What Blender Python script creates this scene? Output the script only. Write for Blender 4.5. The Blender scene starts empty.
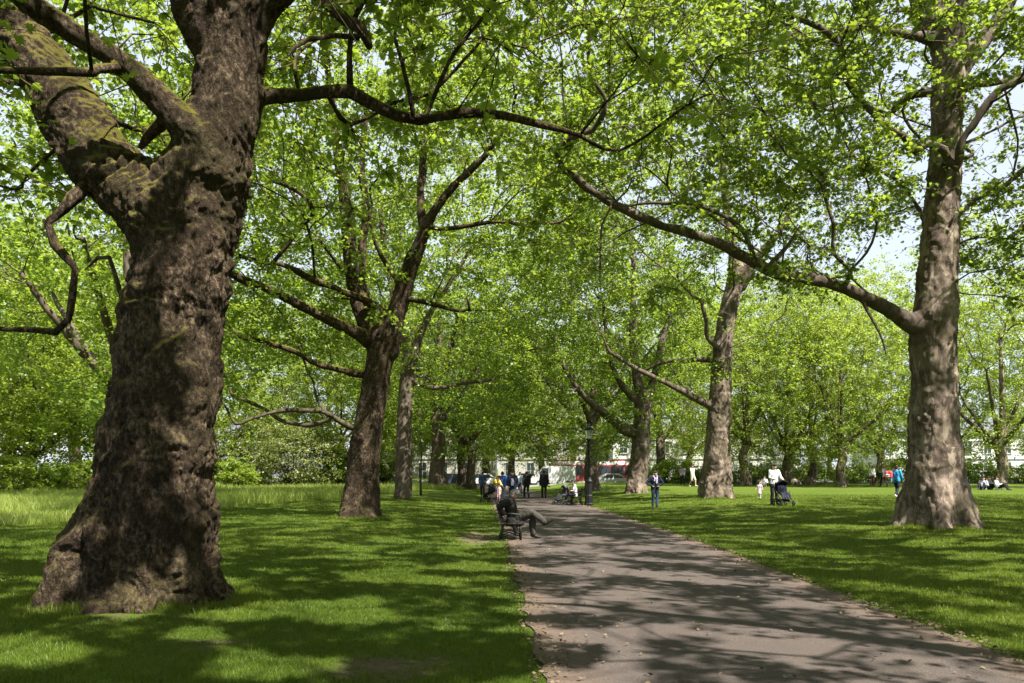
import bpy, math, random
import numpy as np
from mathutils import Vector, Matrix

S = bpy.context.scene
COL = S.collection
rng = np.random.default_rng(11)
random.seed(5)
PI = math.pi

# ------------------------------------------------------------------ camera model
FPX, CX, HY, EYE = 800.0, 512.0, 468.0, 1.6

def P(px, py, d):
    return np.array([(px-CX)/FPX*d, d, EYE+(HY-py)/FPX*d])

def proj(p):
    p = np.asarray(p, float)
    d = np.maximum(p[..., 1], 0.05)
    return CX+p[..., 0]/d*FPX, HY-(p[..., 2]-EYE)/d*FPX, p[..., 1]

def sstep(a, b, x):
    t = np.clip((np.asarray(x, float)-a)/(b-a), 0, 1)
    return t*t*(3-2*t)

# ------------------------------------------------------------------ terrain
PATH_Y = np.array([-30, 0, 6, 12, 19.4, 32, 41.7, 52, 75, 110.])
PATH_L = np.array([.9, .6, .27, .10, -.1, -.6, -1.0, -1.4, -2.6, -4.6])
PATH_R = np.array([4.9, 4.6, 4.38, 4.42, 4.5, 4.2, 3.8, 3.1, 1.7, -.4])

def path_edges(y):
    return np.interp(y, PATH_Y, PATH_L), np.interp(y, PATH_Y, PATH_R)

def gz(x, y):
    x = np.asarray(x, float); y = np.asarray(y, float)
    yy = np.maximum(y, 0)
    zp = -0.60*(1-np.exp(-yy/52.0))
    pl, pr = path_edges(y)
    zr = np.where(yy > 0, 0.06*sstep(4, 20, yy), 0)
    zl = -0.10*sstep(8, 30, yy)+.05*sstep(45, 75, yy)
    r = sstep(pr-.4, pr+7.0, x)
    l = sstep(-(pl+.2), -(pl-5.5), -x)
    return zp+(zr-zp)*r+(zl-zp)*l

# ------------------------------------------------------------------ numpy noise
_perm = rng.permutation(256)
_perm = np.concatenate([_perm, _perm, _perm])
_val = rng.uniform(-1, 1, 256)

def vnoise(p):
    p = np.asarray(p, float)
    i = np.floor(p).astype(int)
    f = p-i
    f = f*f*f*(f*(f*6-15)+10)
    i &= 255
    def h(a, b, c):
        return _val[_perm[_perm[_perm[a & 255]+(b & 255)]+(c & 255)] & 255]
    x, y, z = i[..., 0], i[..., 1], i[..., 2]
    fx, fy, fz = f[..., 0], f[..., 1], f[..., 2]
    def lx(b, c):
        return h(x, b, c)*(1-fx)+h(x+1, b, c)*fx
    def ly(c):
        return lx(y, c)*(1-fy)+lx(y+1, c)*fy
    return ly(z)*(1-fz)+ly(z+1)*fz

def fnoise(p, oct=3):
    a, s, o = 1.0, 0, 0
    p = np.asarray(p, float)
    for k in range(oct):
        s = s+a*vnoise(p*(2.03**k)+k*17.3)
        o += a
        a *= .5
    return s/o

def worley(p):
    p = np.asarray(p, float)
    i = np.floor(p).astype(int); f = p-i
    best = np.full(len(p), 9.0)
    for a in (-1, 0, 1):
        for b in (-1, 0, 1):
            for c in (-1, 0, 1):
                h = _perm[_perm[_perm[(i[:, 0]+a) & 255]+((i[:, 1]+b) & 255)]+((i[:, 2]+c) & 255)]
                o = np.stack([_val[h], _val[(h*7+31) & 255], _val[(h*13+77) & 255]], -1)*.5+.5
                d = np.sum((o+[a, b, c]-f)**2, -1)
                best = np.minimum(best, d)
    return np.sqrt(best)

def norm(v):
    return v/np.maximum(np.linalg.norm(v, axis=-1, keepdims=True), 1e-9)

# ------------------------------------------------------------------ materials
def new_mat(name):
    m = bpy.data.materials.new(name)
    m.use_nodes = True
    nt = m.node_tree
    for n in list(nt.nodes):
        nt.nodes.remove(n)
    out = nt.nodes.new('ShaderNodeOutputMaterial')
    return m, nt, out

def N(nt, t, **kw):
    n = nt.nodes.new(t)
    for k, v in kw.items():
        if hasattr(n, k):
            setattr(n, k, v)
        else:
            n.inputs[k.replace('_', ' ')].default_value = v
    return n

def noise(nt, co, scale, detail=4, rough=.55, dist=0.0):
    n = nt.nodes.new('ShaderNodeTexNoise')
    n.inputs['Scale'].default_value = scale
    n.inputs['Detail'].default_value = detail
    n.inputs['Roughness'].default_value = rough
    n.inputs['Distortion'].default_value = dist
    nt.links.new(co, n.inputs['Vector'])
    return n.outputs['Fac']

def ramp(nt, fac, stops, interp='LINEAR'):
    r = nt.nodes.new('ShaderNodeValToRGB')
    r.color_ramp.interpolation = interp
    e = r.color_ramp.elements
    while len(e) < len(stops):
        e.new(.5)
    for i, (p, c) in enumerate(stops):
        e[i].position = p
        e[i].color = (*c, 1) if len(c) == 3 else c
    nt.links.new(fac, r.inputs[0])
    return r.outputs[0]

def g(v):
    return (v, v, v)

def mixc(nt, fac, a, b, mode='MIX'):
    m = nt.nodes.new('ShaderNodeMix')
    m.data_type = 'RGBA'
    m.blend_type = mode
    for s, v in ((0, fac), (6, a), (7, b)):
        if isinstance(v, (int, float)):
            m.inputs[s].default_value = v
        elif isinstance(v, tuple):
            m.inputs[s].default_value = (*v, 1)
        else:
            nt.links.new(v, m.inputs[s])
    return m.outputs[2]

def math_(nt, op, a, b=0.0):
    m = nt.nodes.new('ShaderNodeMath')
    m.operation = op
    for i, v in enumerate((a, b)):
        if isinstance(v, (int, float)):
            m.inputs[i].default_value = v
        else:
            nt.links.new(v, m.inputs[i])
    return m.outputs[0]

def bump(nt, h, strength=.5, dist=.02):
    b = nt.nodes.new('ShaderNodeBump')
    b.inputs['Strength'].default_value = strength
    b.inputs['Distance'].default_value = dist
    nt.links.new(h, b.inputs['Height'])
    return b.outputs['Normal']

def coords(nt, scale=None, kind='Object'):
    tc = nt.nodes.new('ShaderNodeTexCoord')
    o = tc.outputs[kind]
    if scale:
        mp = nt.nodes.new('ShaderNodeMapping')
        mp.inputs['Scale'].default_value = scale
        nt.links.new(o, mp.inputs[0])
        o = mp.outputs[0]
    return o

def principled(nt, out, col, rough=.8, normal=None, spec=.3, metal=0.0):
    p = nt.nodes.new('ShaderNodeBsdfPrincipled')
    if isinstance(col, tuple):
        p.inputs['Base Color'].default_value = (*col, 1)
    else:
        nt.links.new(col, p.inputs['Base Color'])
    if isinstance(rough, (int, float)):
        p.inputs['Roughness'].default_value = rough
    else:
        nt.links.new(rough, p.inputs['Roughness'])
    p.inputs['Specular IOR Level'].default_value = spec
    p.inputs['Metallic'].default_value = metal
    if normal is not None:
        nt.links.new(normal, p.inputs['Normal'])
    nt.links.new(p.outputs[0], out.inputs[0])
    return p

_plain = {}
def plain(col, rough=.8, spec=.3, metal=0.0, var=.25, scale=14.0):
    key = (col, rough, metal)
    if key in _plain:
        return _plain[key]
    m, nt, out = new_mat('surface')
    co = coords(nt)
    f = noise(nt, co, scale, 4)
    a = tuple(c*(1-var) for c in col)
    b = tuple(min(1, c*(1+var)) for c in col)
    c = ramp(nt, f, [(.3, a), (.7, b)])
    principled(nt, out, c, rough, bump(nt, f, .15, .01), spec, metal)
    _plain[key] = m
    return m

def leaf_mat(name, dark, mid, light, trans, tfac=.42, gloss=.03):
    m, nt, out = new_mat(name)
    at = nt.nodes.new('ShaderNodeAttribute')
    at.attribute_name = 'rnd'
    oi = nt.nodes.new('ShaderNodeObjectInfo')
    f = at.outputs['Fac']
    c = ramp(nt, f, [(0, dark), (.5, mid), (1, light)])
    t = mixc(nt, .55, c, trans)
    hsv = nt.nodes.new('ShaderNodeHueSaturation')
    v = math_(nt, 'MULTIPLY_ADD', oi.outputs['Random'], .3)
    v.node.inputs[2].default_value = .85
    nt.links.new(v, hsv.inputs['Value'])
    nt.links.new(c, hsv.inputs['Color'])
    d = nt.nodes.new('ShaderNodeBsdfDiffuse')
    nt.links.new(hsv.outputs[0], d.inputs[0])
    tr = nt.nodes.new('ShaderNodeBsdfTranslucent')
    nt.links.new(t, tr.inputs[0])
    mx = nt.nodes.new('ShaderNodeMixShader')
    mx.inputs[0].default_value = tfac
    nt.links.new(d.outputs[0], mx.inputs[1]); nt.links.new(tr.outputs[0], mx.inputs[2])
    gl = nt.nodes.new('ShaderNodeBsdfGlossy')
    gl.inputs['Roughness'].default_value = .42
    gl.inputs[0].default_value = (.8, .85, .8, 1)
    m2 = nt.nodes.new('ShaderNodeMixShader')
    m2.inputs[0].default_value = gloss
    nt.links.new(mx.outputs[0], m2.inputs[1]); nt.links.new(gl.outputs[0], m2.inputs[2])
    nt.links.new(m2.outputs[0], out.inputs[0])
    return m

LEAF = leaf_mat('plane_leaf', (.066, .112, .015), (.092, .146, .018), (.122, .172, .024), (.50, .65, .055), .54)
LEAF_BRIGHT = leaf_mat('bright_leaf', (.106, .156, .020), (.142, .196, .027), (.172, .222, .036), (.61, .74, .08), .55)  # brighter leaf copy; full sun on the background trees is in its colour
LEAF_DARK = leaf_mat('dense_leaf', (.050, .088, .011), (.080, .124, .014), (.115, .155, .018), (.42, .52, .04), .46)
LEAF_HAW = leaf_mat('hawthorn_leaf', (.080, .115, .025), (.145, .175, .045), (.32, .31, .17), (.38, .42, .08), .38)
GRASS = leaf_mat('grass_blade', (.042, .076, .008), (.080, .124, .012), (.138, .175, .022), (.32, .39, .03), .36, .012)
MEADOW = leaf_mat('meadow_blade', (.13, .185, .032), (.22, .28, .055), (.32, .36, .11), (.60, .70, .13), .48, .015)

def bark_dark():
    m, nt, out = new_mat('rough_dark_bark')
    co = coords(nt)
    cz = coords(nt, (1, 1, .55))
    n1 = noise(nt, co, 1.6, 6, .6)
    n2 = noise(nt, cz, 22, 10, .72)
    n3 = noise(nt, co, 80, 5, .65)
    n4 = noise(nt, co, 5.5, 8, .7, .6)
    v = nt.nodes.new('ShaderNodeTexVoronoi'); v.feature = 'DISTANCE_TO_EDGE'; v.inputs['Scale'].default_value = 17
    wv = nt.nodes.new('ShaderNodeMix'); wv.data_type = 'VECTOR'
    wn = nt.nodes.new('ShaderNodeTexNoise'); wn.inputs['Scale'].default_value = 9; wn.inputs['Detail'].default_value = 5
    nt.links.new(cz, wn.inputs['Vector'])
    wv.inputs[0].default_value = .12
    nt.links.new(cz, wv.inputs[4]); nt.links.new(wn.outputs['Color'], wv.inputs[5])
    nt.links.new(wv.outputs[1], v.inputs['Vector'])
    crack = ramp(nt, v.outputs['Distance'], [(0, g(0)), (.10, g(.75)), (.35, g(1))])
    c = ramp(nt, n2, [(.38, (.020, .014, .009)), (.47, (.066, .045, .029)), (.54, (.125, .088, .058)), (.64, (.27, .205, .145))])
    vc = nt.nodes.new('ShaderNodeTexVoronoi'); vc.inputs['Scale'].default_value = 9
    nt.links.new(wv.outputs[1], vc.inputs['Vector'])
    sc_ = nt.nodes.new('ShaderNodeSeparateColor'); nt.links.new(vc.outputs['Color'], sc_.inputs[0])
    c = mixc(nt, 1.0, c, ramp(nt, sc_.outputs[0], [(0, g(.55)), (.5, g(.95)), (1, g(1.45))]), 'MULTIPLY')
    c = mixc(nt, ramp(nt, n1, [(.42, g(.65)), (.58, g(0))]), c, (.046, .031, .020))
    pale = ramp(nt, n4, [(.60, g(0)), (.66, g(.5))])
    c = mixc(nt, pale, c, (.30, .235, .17))
    mosszone = ramp(nt, noise(nt, co, 1.1, 5, .6), [(.48, g(0)), (.64, g(.35))])
    c = mixc(nt, mosszone, c, (.070, .064, .022))
    c = mixc(nt, 1.0, c, mixc(nt, crack, g(.78), g(1.0)), 'MULTIPLY')
    geo = nt.nodes.new('ShaderNodeNewGeometry')
    sx = nt.nodes.new('ShaderNodeSeparateXYZ')
    nt.links.new(geo.outputs['Normal'], sx.inputs[0])
    tz = nt.nodes.new('ShaderNodeSeparateXYZ'); nt.links.new(co, tz.inputs[0])
    hi = ramp(nt, math_(nt, 'MULTIPLY', tz.outputs[2], .1), [(.10, g(.25)), (.38, g(1))])
    up = math_(nt, 'ADD', sx.outputs[2], math_(nt, 'MULTIPLY', math_(nt, 'SUBTRACT', n4, .5), 1.3))
    upf = math_(nt, 'MULTIPLY', ramp(nt, up, [(.34, g(0)), (.66, g(.85))]), hi)
    c = mixc(nt, upf, c, (.185, .165, .030))
    h = math_(nt, 'ADD', math_(nt, 'MULTIPLY', n2, 1.0), math_(nt, 'MULTIPLY', n3, .35))
    h = math_(nt, 'ADD', h, math_(nt, 'MULTIPLY', crack, .12))
    principled(nt, out, c, .92, bump(nt, h, 1.0, .11), .12)
    return m

def bark_plane(name, dull=0.0):
    m, nt, out = new_mat(name)
    co = coords(nt)
    cz = coords(nt, (1, 1, .5))
    n1 = noise(nt, cz, 2.6, 5, .6, .5)
    n2 = noise(nt, cz, 7.5, 5, .6, .3)
    n3 = noise(nt, co, 38, 5, .65)
    c = ramp(nt, n1, [(.34, (.070, .052, .037)), (.44, (.135, .098, .077)), (.52, (.215, .160, .128)), (.60, (.30, .235, .19)), (.68, (.15, .115, .085))])
    n5 = noise(nt, coords(nt, (1, 1, .38)), 4.2, 7, .62, .8)
    fl = ramp(nt, n5, [(.560, g(0)), (.580, g(.9))])
    c = mixc(nt, fl, c, (.37, .30, .225))
    dk = ramp(nt, n5, [(.425, g(.85)), (.445, g(0))])
    c = mixc(nt, dk, c, (.066, .049, .036))
    fl2 = ramp(nt, n2, [(.600, g(0)), (.615, g(.7))])
    c = mixc(nt, fl2, c, (.20, .165, .10))
    n2 = n5
    mo = ramp(nt, noise(nt, co, 1.3, 4), [(.50, g(0)), (.66, g(.55))])
    c = mixc(nt, mo, c, (.085, .078, .030))
    c = mixc(nt, 1.0, c, ramp(nt, n3, [(.3, g(.62)), (.7, g(1.1))]), 'MULTIPLY')
    if dull:
        c = mixc(nt, dull, c, (.060, .045, .034))
    h = math_(nt, 'ADD', math_(nt, 'MULTIPLY', n2, .7), math_(nt, 'MULTIPLY', n3, .4))
    principled(nt, out, c, .88, bump(nt, h, .8, .035), .2)
    return m

BARK_DARK = bark_dark()
BARK_PLANE = bark_plane('flaking_plane_bark')
BARK_BROWN = bark_plane('brown_plane_bark', .22)  # browner, slightly darker tone of the flaking bark
BARK_MID2 = bark_plane('greyed_plane_bark', .38)
BARK_MID = bark_plane('dull_plane_bark', .72)

def twig_mat():
    m, nt, out = new_mat('branch_bark')
    co = coords(nt)
    n2 = noise(nt, co, 9, 5, .65)
    c = ramp(nt, n2, [(.35, (.030, .024, .017)), (.55, (.075, .058, .040)), (.75, (.15, .12, .085))])
    mo = ramp(nt, noise(nt, co, 1.7, 3), [(.52, g(0)), (.65, g(.5))])
    c = mixc(nt, mo, c, (.085, .085, .028))
    principled(nt, out, c, .9, bump(nt, n2, .6, .02), .15)
    return m
TWIG = twig_mat()

def ground_mat():
    m, nt, out = new_mat('lawn_ground')
    co = coords(nt)
    n1 = noise(nt, co, .35, 4, .55)
    n2 = noise(nt, co, 2.4, 6, .65)
    n3 = noise(nt, co, 26, 6, .75)
    n4 = noise(nt, coords(nt, (1, .5, 1)), 130, 3, .6)
    c = ramp(nt, n3, [(.28, (.028, .050, .006)), (.50, (.066, .100, .011)), (.72, (.120, .155, .024))])
    c = mixc(nt, ramp(nt, n1, [(.42, g(0)), (.62, g(.40))]), c, (.105, .140, .020))
    c = mixc(nt, ramp(nt, n2, [(.60, g(0)), (.72, g(.25))]), c, (.105, .108, .030))
    at = nt.nodes.new('ShaderNodeAttribute'); at.attribute_name = 'bare'
    soil = ramp(nt, n3, [(.3, (.075, .055, .036)), (.6, (.165, .125, .085)), (.8, (.26, .21, .15))])
    bf = math_(nt, 'ADD', at.outputs['Fac'], math_(nt, 'MULTIPLY', math_(nt, 'SUBTRACT', n2, .5), 1.2))
    bf = math_(nt, 'MULTIPLY', bf, ramp(nt, at.outputs['Fac'], [(.02, g(0)), (.12, g(1))]))
    c = mixc(nt, ramp(nt, bf, [(.40, g(0)), (.72, g(.9))]), c, soil)
    h = math_(nt, 'ADD', n3, math_(nt, 'MULTIPLY', n4, .6))
    principled(nt, out, c, .95, bump(nt, h, .9, .05), .1)
    return m

def path_mat():
    m, nt, out = new_mat('worn_path_asphalt')
    co = coords(nt)
    n1 = noise(nt, co, .55, 4, .6)
    n2 = noise(nt, co, 5, 6, .7)
    n3 = noise(nt, co, 70, 4, .8)
    v = nt.nodes.new('ShaderNodeTexVoronoi'); v.inputs['Scale'].default_value = 95
    nt.links.new(co, v.inputs['Vector'])
    c = ramp(nt, n3, [(.28, (.028, .022, .019)), (.5, (.072, .057, .050)), (.72, (.175, .142, .125))])
    c = mixc(nt, ramp(nt, n1, [(.40, g(0)), (.65, g(.40))]), c, (.090, .069, .059))
    c = mixc(nt, ramp(nt, n2, [(.58, g(0)), (.72, g(.35))]), c, (.058, .043, .036))
    at = nt.nodes.new('ShaderNodeAttribute'); at.attribute_name = 'edge'
    ef = math_(nt, 'MULTIPLY', at.outputs['Fac'], ramp(nt, n2, [(.3, g(.4)), (.6, g(1))]))
    c = mixc(nt, ef, c, (.145, .100, .072))
    sp = ramp(nt, v.outputs['Distance'], [(.0, g(1.25)), (.35, g(.92)), (.8, g(.72))])
    c = mixc(nt, 1.0, c, sp, 'MULTIPLY')
    h = math_(nt, 'ADD', n3, math_(nt, 'MULTIPLY', n2, .6))
    principled(nt, out, c, .9, bump(nt, h, .55, .012), .25)
    return m

# ------------------------------------------------------------------ mesh helpers
def mesh_from(name, V, tris=None, quads=None, attrs=None, smooth=True):
    me = bpy.data.meshes.new(name)
    V = np.asarray(V, np.float32)
    me.vertices.add(len(V))
    me.vertices.foreach_set('co', V.ravel())
    loops, starts, tot = [], [], 0
    if quads is not None and len(quads):
        q = np.asarray(quads, np.int32)
        loops.append(q.ravel()); starts.append(tot+np.arange(len(q), dtype=np.int32)*4); tot += q.size
    if tris is not None and len(tris):
        t = np.asarray(tris, np.int32)
        loops.append(t.ravel()); starts.append(tot+np.arange(len(t), dtype=np.int32)*3); tot += t.size
    L = np.concatenate(loops); st = np.concatenate(starts).astype(np.int32)
    me.loops.add(len(L)); me.loops.foreach_set('vertex_index', L)
    me.polygons.add(len(st)); me.polygons.foreach_set('loop_start', st)
    if attrs:
        for k, a in attrs.items():
            at = me.attributes.new(k, 'FLOAT', 'POINT')
            at.data.foreach_set('value', np.asarray(a, np.float32))
    me.update(calc_edges=True)
    me.validate()
    me.polygons.foreach_set('use_smooth', np.full(len(me.polygons), smooth))
    return me

def obj(name, me, mat=None, parent=None, loc=(0, 0, 0)):
    o = bpy.data.objects.new(name, me)
    COL.objects.link(o)
    if mat is not None:
        me.materials.clear(); me.materials.append(mat)
    o.location = loc
    if parent is not None:
        o.parent = parent
    return o

def tag(o, label=None, cat=None, group=None, kind=None):
    if label: o['label'] = label
    if cat: o['category'] = cat
    if group: o['group'] = group
    if kind: o['kind'] = kind
    return o

def thing(name, label, cat, loc=(0, 0, 0), rz=0.0, group=None):
    o = bpy.data.objects.new(name, None)
    o.empty_display_size = .2
    COL.objects.link(o)
    o.location = loc
    o.rotation_euler = (0, 0, rz)
    return tag(o, label, cat, group)

class MB:
    """collects quads/tris"""
    def __init__(s):
        s.V, s.Q, s.T, s.n = [], [], [], 0
    def add(s, V, Q=None, T=None):
        s.V.append(np.asarray(V, float))
        if Q is not None and len(Q): s.Q.append(np.asarray(Q)+s.n)
        if T is not None and len(T): s.T.append(np.asarray(T)+s.n)
        s.n += len(V)
        return s
    def tube(s, pts, r, k=8, caps=True):
        pts = np.asarray(pts, float); r = np.broadcast_to(np.asarray(r, float), (len(pts),))
        n = len(pts)
        t = np.gradient(pts, axis=0); t = norm(t)
        ov = np.abs(pts[-1]-pts[0])+1e-6*np.arange(3)
        ref = np.zeros(3); ref[int(np.argmin(ov))] = 1
        u = norm(np.cross(t, ref)); v = np.cross(t, u)
        a = np.arange(k)*2*PI/k
        ring = np.cos(a)[None, :, None]*u[:, None]+np.sin(a)[None, :, None]*v[:, None]
        V = (pts[:, None]+ring*r[:, None, None]).reshape(-1, 3)
        i = np.arange(n-1)[:, None]*k; j = np.arange(k)[None]
        j2 = (j+1) % k
        Q = np.stack([i+j, i+j2, i+k+j2, i+k+j], -1).reshape(-1, 4)
        T = []
        if caps:
            V = np.vstack([V, pts[:1], pts[-1:]])
            c0, c1 = n*k, n*k+1
            T = [(c0, (q+1) % k, q) for q in range(k)]+[(c1, (n-1)*k+q, (n-1)*k+(q+1) % k) for q in range(k)]
        return s.add(V, Q, T)
    def chain(s, c, k=10):
        """rounded tapered chain of (x,y,z,r)"""
        c = np.asarray(c, float)
        p, r = c[:, :3], c[:, 3]
        if len(c) == 1:
            p = np.vstack([p, p+[0, 0, 1e-3]]); r = np.array([r[0], r[0]])
        d0 = norm(p[0]-p[1]); d1 = norm(p[-1]-p[-2])
        cap = [(.95, .31), (.7, .71), (.35, .93)]
        A = [p[0]+d0*r[0]*a for a, b in cap]; ra = [r[0]*b for a, b in cap]
        B = [p[-1]+d1*r[-1]*a for a, b in cap[::-1]]; rb = [r[-1]*b for a, b in cap[::-1]]
        return s.tube(np.vstack([A, p, B]), np.concatenate([ra, r, rb]), k)
    def box(s, c, size, rz=0.0, M=None):
        x, y, z = np.asarray(size, float)/2
        V = np.array([(a*x, b*y, d*z) for d in (-1, 1) for a, b in ((-1, -1), (1, -1), (1, 1), (-1, 1))])
        if M is not None: V = V@np.asarray(M).T
        if rz:
            cr, sr = math.cos(rz), math.sin(rz)
            V = V@np.array([[cr, sr, 0], [-sr, cr, 0], [0, 0, 1]])
        Q = [(3, 2, 1, 0), (4, 5, 6, 7), (0, 1, 5, 4), (1, 2, 6, 5), (2, 3, 7, 6), (3, 0, 4, 7)]
        return s.add(V+np.asarray(c, float), Q)
    def prism(s, prof, x0, x1, axis=0):
        """extrude a closed (a,b) profile along an axis"""
        n = len(prof)
        def pt(a, b, x):
            return (x, a, b) if axis == 0 else (a, x, b)
        V = [pt(a, b, x0) for a, b in prof]+[pt(a, b, x1) for a, b in prof]
        Q = [(i, (i+1) % n, n+(i+1) % n, n+i) for i in range(n)]
        c = np.mean(np.array(V[:n]), 0); c2 = np.mean(np.array(V[n:]), 0)
        V = V+[tuple(c), tuple(c2)]
        T = [(2*n, (i+1) % n, i) for i in range(n)]+[(2*n+1, n+i, n+(i+1) % n) for i in range(n)]
        return s.add(V, Q, T)
    def lathe(s, prof, k=12, c=(0, 0, 0)):
        prof = np.asarray(prof, float); n = len(prof)
        a = np.arange(k)*2*PI/k
        V = np.stack([prof[:, 0, None]*np.cos(a), prof[:, 0, None]*np.sin(a), np.repeat(prof[:, 1, None], k, 1)], -1).reshape(-1, 3)+np.asarray(c, float)
        i = np.arange(n-1)[:, None]*k; j = np.arange(k)[None]; j2 = (j+1) % k
        Q = np.stack([i+j, i+j2, i+k+j2, i+k+j], -1).reshape(-1, 4)
        return s.add(V, Q)
    def mesh(s, name, smooth=True, off=None, attrs=None):
        V = np.vstack(s.V)
        if off is not None: V = V-np.asarray(off, float)
        return mesh_from(name, V, np.vstack(s.T) if s.T else None, np.vstack(s.Q) if s.Q else None, attrs, smooth)
    def build(s, name, mat, parent=None, smooth=True, bevel=0.0):
        o = obj(name, s.mesh(name, smooth), mat, parent)
        if bevel:
            b = o.modifiers.new('b', 'BEVEL'); b.width = bevel; b.segments = 2; b.limit_method = 'ANGLE'
        return o

def remesh(me, voxel, iters=3, fac=.5):
    """voxel union of a mesh; returns V, quads"""
    o = bpy.data.objects.new('tmp', me)
    COL.objects.link(o)
    r = o.modifiers.new('r', 'REMESH'); r.mode = 'VOXEL'; r.voxel_size = voxel
    if iters:
        sm = o.modifiers.new('s', 'SMOOTH'); sm.iterations = iters; sm.factor = fac
    dg = bpy.context.evaluated_depsgraph_get()
    dg.update()
    me2 = bpy.data.meshes.new_from_object(o.evaluated_get(dg))
    bpy.data.objects.remove(o)
    bpy.data.meshes.remove(me)
    return me2

def mesh_arrays(me):
    V = np.zeros(len(me.vertices)*3, np.float32); me.vertices.foreach_get('co', V); V = V.reshape(-1, 3).astype(float)
    Nn = np.zeros(len(me.vertices)*3, np.float32); me.vertices.foreach_get('normal', Nn); Nn = Nn.reshape(-1, 3).astype(float)
    lt = np.zeros(len(me.polygons), np.int32); me.polygons.foreach_get('loop_total', lt)
    L = np.zeros(len(me.loops), np.int32); me.loops.foreach_get('vertex_index', L)
    if (lt == 4).all():
        return V, Nn, L.reshape(-1, 4)
    st = np.concatenate([[0], np.cumsum(lt)[:-1]])
    q = [L[a:a+4] if n == 4 else np.array([L[a], L[a+1], L[a+2], L[a+2]]) for a, n in zip(st, lt)]
    return V, Nn, np.array(q)

# ------------------------------------------------------------------ leaves
_half = [(.16, .03), (.34, .10), (.52, .36), (.30, .40), (.38, .74), (.13, .64)]
_out = [(0, 0)]+_half+[(0, 1.0)]+[(-x, y) for x, y in _half[::-1]]
LT = np.array([(0, .38, 0)]+[(x, y, -.22*abs(x)-.10*y*y) for x, y in _out])
LTT = np.array([(0, i, i+1 if i < len(_out) else 1) for i in range(1, len(_out)+1)])
KT = np.array([(0, 0, 0), (.46, .42, -.08), (0, 1, -.12), (-.46, .42, -.08)])
KTT = np.array([(0, 1, 2), (0, 2, 3)])

def leaf_mesh(name, pos, nrm, tip, size, rnd, lobed, off):
    T, TT = (LT, LTT) if lobed else (KT, KTT)
    z = norm(nrm)
    y = norm(tip-z*np.sum(tip*z, -1, keepdims=True))
    x = np.cross(y, z)
    V = pos[:, None]+(T[None, :, 0, None]*x[:, None]+T[None, :, 1, None]*y[:, None]+T[None, :, 2, None]*z[:, None])*size[:, None, None]
    n, k = len(pos), len(T)
    tri = (TT[None]+(np.arange(n)*k)[:, None, None]).reshape(-1, 3)
    return mesh_from(name, V.reshape(-1, 3)-np.asarray(off), tri, None, {'rnd': np.repeat(rnd, k)}, False)

def leaf_sprays(C, Lc, shoots, per, spread, size, out_dir, r):
    """leaves along short shoots leaving each cluster centre"""
    n = len(C)
    d = r.normal(size=(n, shoots, 3))*[1, 1, .34]+out_dir[:, None]*.5
    d = norm(d)
    ln = r.uniform(.5, 1.15, (n, shoots))*spread
    t = (np.arange(per)+r.uniform(0, 1, (n, shoots, per)))/per
    p = C[:, None, None]+d[:, :, None]*(ln[:, :, None]*t)[..., None]
    p[..., 2] -= .22*ln[:, :, None]*t**2
    p = p+r.normal(scale=.075*spread/.8, size=p.shape)
    tip = d[:, :, None]*.5+r.normal(size=p.shape)*[.9, .9, .45]+[0, 0, -.25]
    nr = r.normal(size=p.shape)*.55+[0, 0, .85]
    m = n*shoots*per
    sz = size*r.uniform(.6, 1.25, m)
    crnd = np.repeat(r.uniform(0, 1, n), shoots*per)
    rnd = np.clip(.55*r.uniform(0, 1, m)+.45*crnd, 0, 1)
    ends = C[:, None]+d*ln[..., None]-np.array([0, 0, .2])*ln[..., None]
    return p.reshape(-1, 3), nr.reshape(-1, 3), tip.reshape(-1, 3), sz, rnd, ends

# ------------------------------------------------------------------ trees
def resample(pts, rad, step):
    pts = np.asarray(pts, float); rad = np.asarray(rad, float)
    n = len(pts)
    out, ro = [], []
    ext = np.vstack([2*pts[0]-pts[1], pts, 2*pts[-1]-pts[-2]])
    for i in range(n-1):
        p0, p1, p2, p3 = ext[i], ext[i+1], ext[i+2], ext[i+3]
        m = max(1, int(np.linalg.norm(p2-p1)/step+.5))
        for k in range(m):
            t = k/m
            out.append(.5*(2*p1+(p2-p0)*t+(2*p0-5*p1+4*p2-p3)*t*t+(3*p1-p0-3*p2+p3)*t**3))
            ro.append(rad[i]*(1-t)+rad[i+1]*t)
    out.append(pts[-1]); ro.append(rad[-1])
    return np.array(out), np.array(ro)

SUN_AZ = norm(np.array([.45, -.50, 0])); EL = math.radians(57)
SUN = np.array([SUN_AZ[0]*math.cos(EL), SUN_AZ[1]*math.cos(EL), math.sin(EL)])
OPEN = [(P(100, 160, 9.5), 1.0), (P(70, 110, 9.8), .9), (P(40, 60, 10), .8), (P(240, 60, 9.2), .7), (P(235, 170, 9.2), .6), (P(200, 250, 9.0), .5),
        (P(935, 480, 20.5), .9), (P(932, 420, 20.5), .7), (P(930, 360, 20.5), .7), (P(938, 270, 20.5), .6), (P(945, 180, 20.5), .7),
        (P(640, 485, 51), 1.2), (P(715, 440, 40), 1.0)]  # crowns are opened along the sun rays to light these spots
SU = norm(np.cross(SUN, [0, 0, 1.0])); SV = np.cross(SU, SUN)
def shaft(p):
    u, v = p@SU, p@SV
    q = np.stack([u/.72, v/.72, 0*u+7.7], -1)
    return fnoise(q, 2)+.10*vnoise(np.stack([u/5.5, v/5.5, 0*u+2.2], -1))  # leaves are left out in sunward columns, shaping the dapples below
SKY_WINDOWS = [(852, 232, 912, 300, .95), (984, 105, 1016, 190, .5)]

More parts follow.
